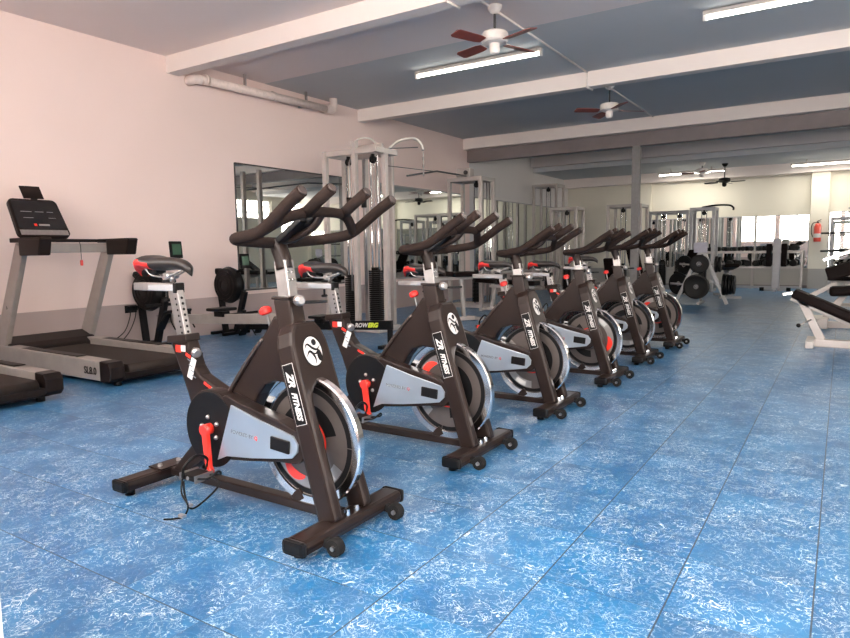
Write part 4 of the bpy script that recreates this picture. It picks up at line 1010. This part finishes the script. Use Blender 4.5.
# fire extinguisher
r = empty('fire_extinguisher', (-.545, 18.80, 1.17), 0, 'red fire extinguisher hung on the cream column of the far wall', 'fire extinguisher')
m = MB(); m.lathe([(0, 0), (.075, 0), (.08, .02), (.08, .37), (.06, .43), (.03, .455), (0, .455)], (0, 0, 0), (0, 0, 1), 24); m.build('cylinder', 'extinguisher', r)
m = MB(); m.lathe([(.0812, .10), (.0812, .20)], (0, 0, 0), (0, 0, 1), 24); m.build('paper_label', 'white', r)
m = MB(); m.cyl((0, 0, .45), (0, 0, .49), .02, 12); m.bar((-.02, -.0, .50), (.07, -.02, .54), .02, .012); m.bar((-.02, 0, .49), (.07, -.02, .485), .02, .01); m.build('valve_handle', 'black', r)
m = MB(); m.tube(smooth_path([(-.02, 0, .48), (-.10, 0, .46), (-.135, 0, .36), (-.13, 0, .22), (-.10, -.02, .12)], 5), .010, 8); m.build('hose', 'black', r)
m = MB(); m.box((0, .07, .40), (.05, .03, .05)); m.build('wall_bracket', 'dark_edge', r)

# ------------------------------------------------------------------ benches and machines on the right
def incline_bench():
    r = empty('incline_bench', (.25, 8.05, 0), 0, 'near incline bench at the right edge, long sloping black pad on a grey base', 'bench', 'right side benches')
    m = MB(); m.box((.25, 0, .04), (1.55, .10, .08), .008); m.box((-.50, 0, .04), (.08, .50, .075), .008); m.box((.95, 0, .04), (.08, .50, .075), .008)
    m.bar((-.40, 0, .07), (-.62, 0, .54), .07, .08, .006, up=(1, 0, .4))
    m.bar((-.70, 0, .515), (.22, 0, .09), .07, .05, .006); m.build('bench_frame', 'machine_white', r)
    m = MB(); m.bar((-.68, 0, .575), (.28, 0, .13), .30, .10, .03); m.build('back_pad', 'pad', r)
    m = MB(); m.box((.62, 0, .33), (.36, .30, .08), .03); m.build('seat_pad', 'pad', r)
    m = MB(); m.bar((.60, 0, .07), (.62, 0, .30), .06, .06, .005, up=(1, 0, 0)); m.build('seat_post', 'machine_white', r)
    m = MB(); m.mi = 0; m.cyl((-.50, -.04, .29), (-.60, -.16, .24), .008, 8); m.mi = 1; m.sphere((-.61, -.17, .235), .022); m.build('adjust_pin', ['silver', 'black'], r)
    m = MB(); m.bar((-.78, 0, .55), (-.68, 0, .575), .10, .03, .005); m.build('end_plate', 'chrome', r)
incline_bench()
def press():
    r = empty('leg_press', (.40, 10.0, 0), 0, 'leg press machine behind the near incline bench, black pads and slanting pale rails', 'leg press')
    m = MB(); m.bar((-.88, .1, .32), (-.45, .1, .58), .06, .06, .005); m.bar((-.60, 0, .05), (-.15, 0, .76), .06, .08, .005, up=(1, 0, 0)); m.bar((.25, 0, .05), (-.15, 0, .76), .06, .07, .005, up=(1, 0, 0))
    m.box((.05, 0, .04), (1.5, .08, .08), .006); m.box((-.62, 0, .07), (.20, .55, .13), .01); m.bar((-.10, .30, 1.0), (.60, .30, 1.22), .05, .05, .005); m.build('press_frame', 'machine_white', r)
    m = MB(); m.bar((-.56, -.05, .70), (.40, -.05, 1.02), .40, .17, .02); m.build('back_pad', 'pad', r)
    m = MB(); m.bar((-.52, -.25, .49), (.35, -.25, .56), .30, .12, .04); m.build('seat_pad', 'pad', r)
    m = MB(); m.bar((-.62, .30, .88), (.5, .30, 1.30), .35, .05, .01); m.build('foot_platform', 'chrome', r)
press()
# plate-loaded rack at the right of the column
def right_rack():
    r = empty('squat_rack', (.22, 17.6, 0), 0, 'grey squat rack with black horizontal bars right of the extinguisher column', 'squat rack')
    for px, py in ((-.45, -.3), (.45, -.3), (-.45, .3), (.45, .3)):
        m = MB(); m.box((px, py, .85), (.06, .06, 1.7), .005); m.build('upright', 'machine_grey', r)
    for z, nm in ((1.68, 'top_frame'), (.05, 'bottom_frame')):
        m = MB()
        for py in (-.3, .3): m.box((0, py, z), (.90, .055, .055), .004)
        for px in (-.45, .45): m.box((px, 0, z), (.054, .60, .054), .004)
        if z > 1: m.box((0, .3, 1.85), (.05, .05, .35), .004); m.box((0, .3, 1.92), (.30, .04, .04))
        m.build(nm, 'machine_grey', r)
    for z in (1.35, .95):
        m = MB(); m.cyl((-.65, -.36, z), (.95, -.36, z), .022, 10); m.build('horizontal_bar', 'iron', r)
right_rack()
bench(.30, 13.4, math.radians(170), 'black padded bench far right, beyond the leg press', back=.6, seath=.5)
bench(1.7, 11.5, math.radians(200), 'black padded bench near the right hand wall', back=.6, seath=.5)

# ------------------------------------------------------------------ world, lights, view
w = bpy.data.worlds.new('world'); bpy.context.scene.world = w; w.use_nodes = True
nt = w.node_tree; bg = nt.nodes['Background']
WORLD = 16.5
sky = nt.nodes.new('ShaderNodeTexCoord'); sp = nt.nodes.new('ShaderNodeSeparateXYZ'); rp = nt.nodes.new('ShaderNodeValToRGB')
nt.links.new(sky.outputs['Generated'], sp.inputs[0]); nt.links.new(sp.outputs['Z'], rp.inputs['Fac'])
rp.color_ramp.elements[0].position = 0.0; rp.color_ramp.elements[0].color = (0.88, 0.79, 0.72, 1)
rp.color_ramp.elements[1].position = 0.5; rp.color_ramp.elements[1].color = (0.98, 0.93, 0.89, 1)
nt.links.new(rp.outputs['Color'], bg.inputs['Color']); bg.inputs['Strength'].default_value = WORLD
def portal(c, sx, sy, rot):
    ld = bpy.data.lights.new('window_portal', 'AREA'); ld.shape = 'RECTANGLE'; ld.size = sx; ld.size_y = sy; ld.cycles.is_portal = True
    o = bpy.data.objects.new('window_portal', ld); C.objects.link(o); o.location = c; o.rotation_euler = rot
for u0, u1, z0 in ((-4.9, -3.0, 1.3), (-2.85, -1.25, 1.3), (-1.10, -.15, 0), (0, 1.45, .9), (1.6, 3.45, .9)): portal(((u0+u1)/2, YF-.02, (z0+3.2)/2), u1-u0, 3.2-z0, (-PI/2, 0, 0))
for u0, u1, z0, z1 in ((2.0, 5.0, 1.2, 2.9), (15.3, 17.2, 2.3, 3.0), (17.7, 18.9, 1.6, 3.0)): portal((XR+.02, (u0+u1)/2, (z0+z1)/2), z1-z0, u1-u0, (0, PI/2, 0))
sc = bpy.context.scene
sc.view_settings.view_transform = 'Standard'; sc.view_settings.look = 'None'; sc.view_settings.gamma = 1.0; sc.view_settings.use_curve_mapping = False
sc.view_settings.exposure = 0.12
try:
    sc.cycles.caustics_reflective = False; sc.cycles.caustics_refractive = False
    sc.cycles.max_bounces = 8; sc.cycles.diffuse_bounces = 5; sc.cycles.glossy_bounces = 5; sc.cycles.sample_clamp_indirect = 6.0
    sc.cycles.use_denoising = True
except Exception: pass
